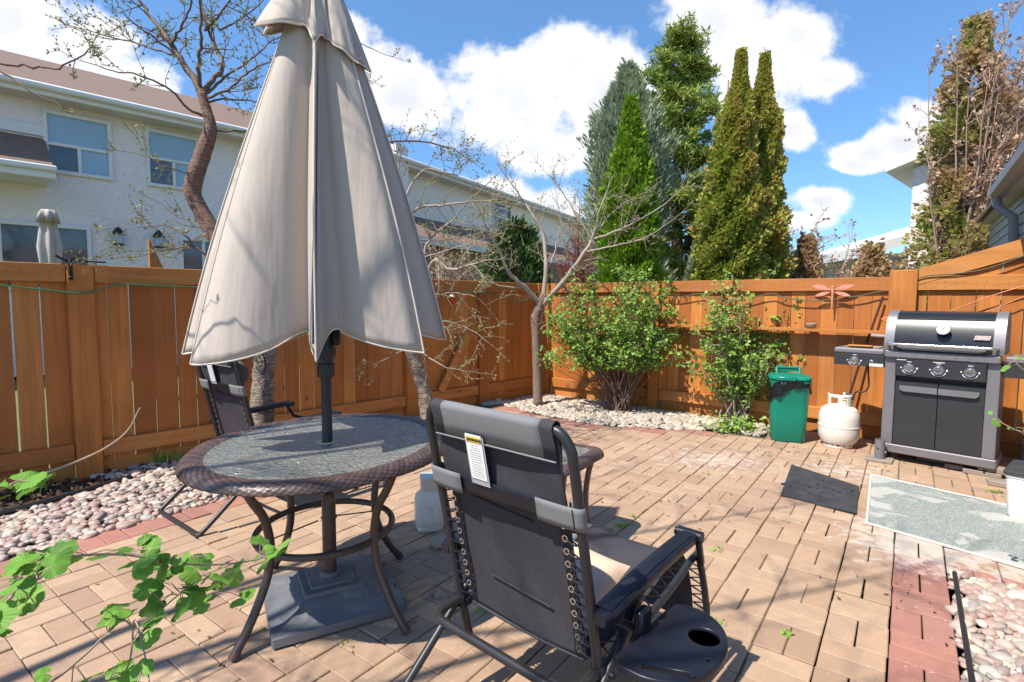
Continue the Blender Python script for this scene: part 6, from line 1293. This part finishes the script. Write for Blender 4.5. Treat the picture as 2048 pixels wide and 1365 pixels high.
e, _, _ = evergreen('green_arborvitae', 'bright green pointed arborvitae in front of the juniper', 1254, 9.4, 212, 70, lambda t: max(.03, (1 - t ** 2.1)) * (.88 + .14 * math.sin(t * 11)), 'arbor', 44000, .11, 84, up=1.1, aspect=.26, lump=.34); e['group'] = EG
# pine with whorled branches and needle tufts
p = D(1348, 600, 14.5); H_ = float(D(1350, 62, 14.5)[2]); pn = empty('tall_pine', (p.x, p.y, 0), 0, 'tall pine with open whorls of needles behind the cedars', 'tree', EG); g = rs(91)
b = MB(); b.tube([(0, 0, 0), (.06, 0, H_ * .3), (-.03, 0, H_ * .6), (.02, 0, H_ * .97)], [.2, .16, .10, .03], 10); b.build('trunk', M['bark'], pn, auto=0)
b = MB(); tips = []; z = 1.2
while z < H_ - .1:
    t = z / H_; Rr = (1.15 * (1 - t ** 2.6) + .28) * (1.0 if t > .5 else .95); nb_ = g.randint(5, 8)
    for k in range(nb_):
        a = g.uniform(0, 2 * PI); l = Rr * g.uniform(.55, 1.15); pth = [np.array([0, 0, z + g.normal(0, .08)])]
        for i in range(1, 6): f = i / 5; pth.append(pth[0] + np.array([l * f * math.cos(a), l * f * math.sin(a), l * (.10 * f + .22 * f * f) + g.normal(0, .03)]))
        b.tube(pth, np.linspace(.035, .008, 6), 5, caps=False)
        for i in range(2, 6):
            for _ in range(4): q = pth[i] + g.normal(0, .13, 3) * (1, 1, .45) + np.array([0, 0, .06]); tips.append(q)
    z += g.uniform(.38, .62) * (.62 if z < H_ * .5 else 1)
for _ in range(30): tips.append(np.array([g.normal(0, .14), g.normal(0, .14), H_ - abs(g.normal(0, .3))]))
b.build('branches', M['bark'], pn, auto=0)
tips = np.array(tips); k = 34; n = len(tips) * k; c = np.repeat(tips, k, 0); d = g.normal(size=(n, 3)); d[:, 2] = d[:, 2] * .7 + .45; d /= np.linalg.norm(d, axis=1)[:, None]; w = np.cross(d, g.normal(size=(n, 3))); w /= np.linalg.norm(w, axis=1)[:, None]
l = g.uniform(.10, .23, n)[:, None]; c = c + g.normal(0, .05, (n, 3)); V = np.stack([c - w * .006, c + d * l * .5 - w * .018, c + d * l, c + d * l * .5 + w * .018], 1); big('needles', V.reshape(-1, 3), 4, M['pine'], np.clip(np.repeat(g.uniform(0, .6, len(tips)), k) + g.uniform(0, .4, n), 0, 1), pn)
# dying cedar at right
def dc(P, rn, g):
    left = np.clip(.5 - P[:, 0] * 1.0, 0, 1); return np.clip(rn * .55 + .36 * (1 - left) + .12 * np.sin(P[:, 2] * 4), 0, 1)
e, Hc, Rc = evergreen('dying_cedar', 'tall half dead cedar with bare grey stems at the right', 1905, 9.2, 45, 98, lambda t: max(.10, (1 - t ** 2.4) * (.85 + .2 * math.sin(t * 9))), 'cedar_rust', 19000, .10, 85, rnf=dc, lean=.12, lump=.5, gaps=1.6, shell=.25, aspect=.36); e['group'] = EG
b = MB(); bd = []; g = rs(86)
for k in range(34):
    a = g.uniform(0, 2 * PI); r_ = g.uniform(.05, .42); h = Hc * g.uniform(.55, 1.02); pth = [np.array([r_ * .4 * math.cos(a), r_ * .4 * math.sin(a), 0]) + np.array([(r_ + .25 * f) * math.cos(a) * f + .15 * f + .03 * g.normal(), (r_ + .25 * f) * math.sin(a) * f, h * f]) for f in np.linspace(0, 1, 9)]
    b.tube(pth, np.linspace(.035, .006, 9), 5, caps=False)
    for i in range(3, 9):
        for _ in range(3): twig(b, bd, pth[i], np.array([g.normal() * .6 + .35, g.normal() * .6, 1.2]), g.uniform(.2, .6), .008, 1, g, .5, 5)
for k in range(5):
    a0 = np.array([.3, 0, Hc * .62]); twig(b, bd, a0 + g.normal(0, .1, 3), np.array([.75 + .1 * g.normal(), .1 * g.normal(), .75]), 1.9, .02, 2, g, .3, 5)
b.build('dead_stems', M['twig_tan'], e, auto=0)
V, R = bud_quads([bd[i] for i in rs(1).choice(len(bd), 4200)], rs(2), .06, 3, .05); big('dead_sprays', V, 4, M['dead'], R, e)
# mid shrubs over the fence
def farshrub(name, label, px, Y_, ytop, halfpx, seed, twm, stems, leafm_=None, nl=0, ls=.05, cat='bush', lev=2, tw=.5, z0=0):
    p = D(px, 600, Y_); H_ = float(D(px, ytop, Y_)[2]); R_ = halfpx / 1080 * Y_; g = rs(seed); root = empty(name, (p.x, p.y, 0), 0, label, cat); b = MB(); bd = []
    for k in range(stems):
        a = g.uniform(0, 2 * PI); q = g.uniform(0, 1) ** .6; h = H_ * g.uniform(.6, 1.0) * (1 - .3 * q * q); pth = [np.array([R_ * q * math.cos(a) * f ** 1.2, R_ * q * math.sin(a) * f ** 1.2, h * f]) + g.normal(0, .02, 3) for f in np.linspace(0, 1, 8)]
        b.tube(pth, np.linspace(.022, .005, 8), 5, caps=False)
        for i in range(3, 8):
            for _ in range(2): twig(b, bd, pth[i], np.array([g.normal(), g.normal(), 1.2]), tw * g.uniform(.4, 1), .007, lev - 1, g, .4, 5)
    b.build('branches', M[twm], root, auto=0)
    if leafm_ and bd: V, R = bud_quads([bd[i] for i in g.choice(len(bd), nl)], g, ls, 2, .05); big('leaves', V, 4, M[leafm_], R, root)
    return root
farshrub('red_osier', 'red stemmed bare shrub between houses and evergreens', 1155, 10.5, 430, 42, 95, 'twig_red', 46, tw=.5)
farshrub('bare_shrub', 'bare tan budding tree behind the fence right of cedars', 1640, 11.5, 425, 82, 96, 'twig_tan', 22, 'dead', 1500, .06, 'tree', tw=.6)
farshrub('tan_thicket', 'tangled tan shrub above the fence behind the slim tree', 890, 9.5, 500, 90, 97, 'twig_tan', 40, 'dead', 500, .05, tw=.5)
farshrub('brown_shrub', 'brown twiggy shrub over the fence left of dying cedar', 1760, 10.2, 505, 70, 98, 'twig_tan', 34, 'dead', 1600, .07, tw=.4)
e, _, _ = evergreen('mugo_pine', 'rounded dark green pine shrub above the corner of fence', 1030, 10.5, 455, 78, lambda t: max(.1, math.sqrt(max(0, 1 - t * t))) * 1.0, 'spruce_dark', 9000, .15, 88, up=1.2, aspect=.16, lump=.25)
e, _, _ = evergreen('rusty_cedar_shrub', 'low rusty cedar shrub right of the twin cedars', 1608, 10.3, 482, 46, lambda t: max(.1, 1 - t ** 1.8), 'cedar_rust', 5000, .11, 89, rnf=lambda P, rn, g: np.clip(rn * .6 + .4, 0, 1), lump=.3)
e, _, _ = evergreen('rusty_cedar_shrub', 'rusty cedar shrub in front of the low grey house', 1740, 9.8, 500, 62, lambda t: max(.1, 1 - t ** 2), 'cedar_rust', 6000, .11, 90, rnf=lambda P, rn, g: np.clip(rn * .6 + .35, 0, 1), lump=.3)
e, _, _ = evergreen('juniper_shrub', 'blue green juniper shrub low between pine and cedars', 1395, 11.5, 500, 40, lambda t: max(.1, 1 - t ** 2), 'juniper', 4000, .14, 92, up=1.3, aspect=.25)

# dry leaf litter blown along the beds and joints
g = rs(33); V = []; R = []
for (px, py, sx, sy, n) in ((1240, 850, .7, .3, 130), (1470, 870, .5, .2, 90), (1080, 815, .4, .3, 60), (1600, 900, .5, .2, 60), (1300, 1000, 1.2, .9, 90), (500, 960, .8, .5, 60), (1760, 930, .5, .15, 40), (1960, 1230, .4, .4, 50), (700, 1250, 1.0, .4, 25), (200, 1000, .5, .4, 50)):
    c = np.array(tuple(G(px, py)))
    for _ in range(n):
        q = c + np.array([g.normal(0, sx * .6), g.normal(0, sy * .6), .006 + g.uniform(0, .022 if n in (130, 90, 60, 50) and g.uniform() < .4 else .003)]); l = g.uniform(.006, .016); a = g.uniform(0, 2 * PI); d = np.array([math.cos(a), math.sin(a), g.normal(0, .25)]); t = np.array([-math.sin(a), math.cos(a), g.normal(0, .2)])
        V += [q - d * l, q + t * l * .5, q + d * l, q - t * l * .45]; R.append(g.uniform(0, 1))
tag(big('leaf_litter', np.array(V), 4, M['mulch'], np.array(R)), 'scattered brown leaf bits on the pavers and pebbles', 'leaf litter', kind='stuff')
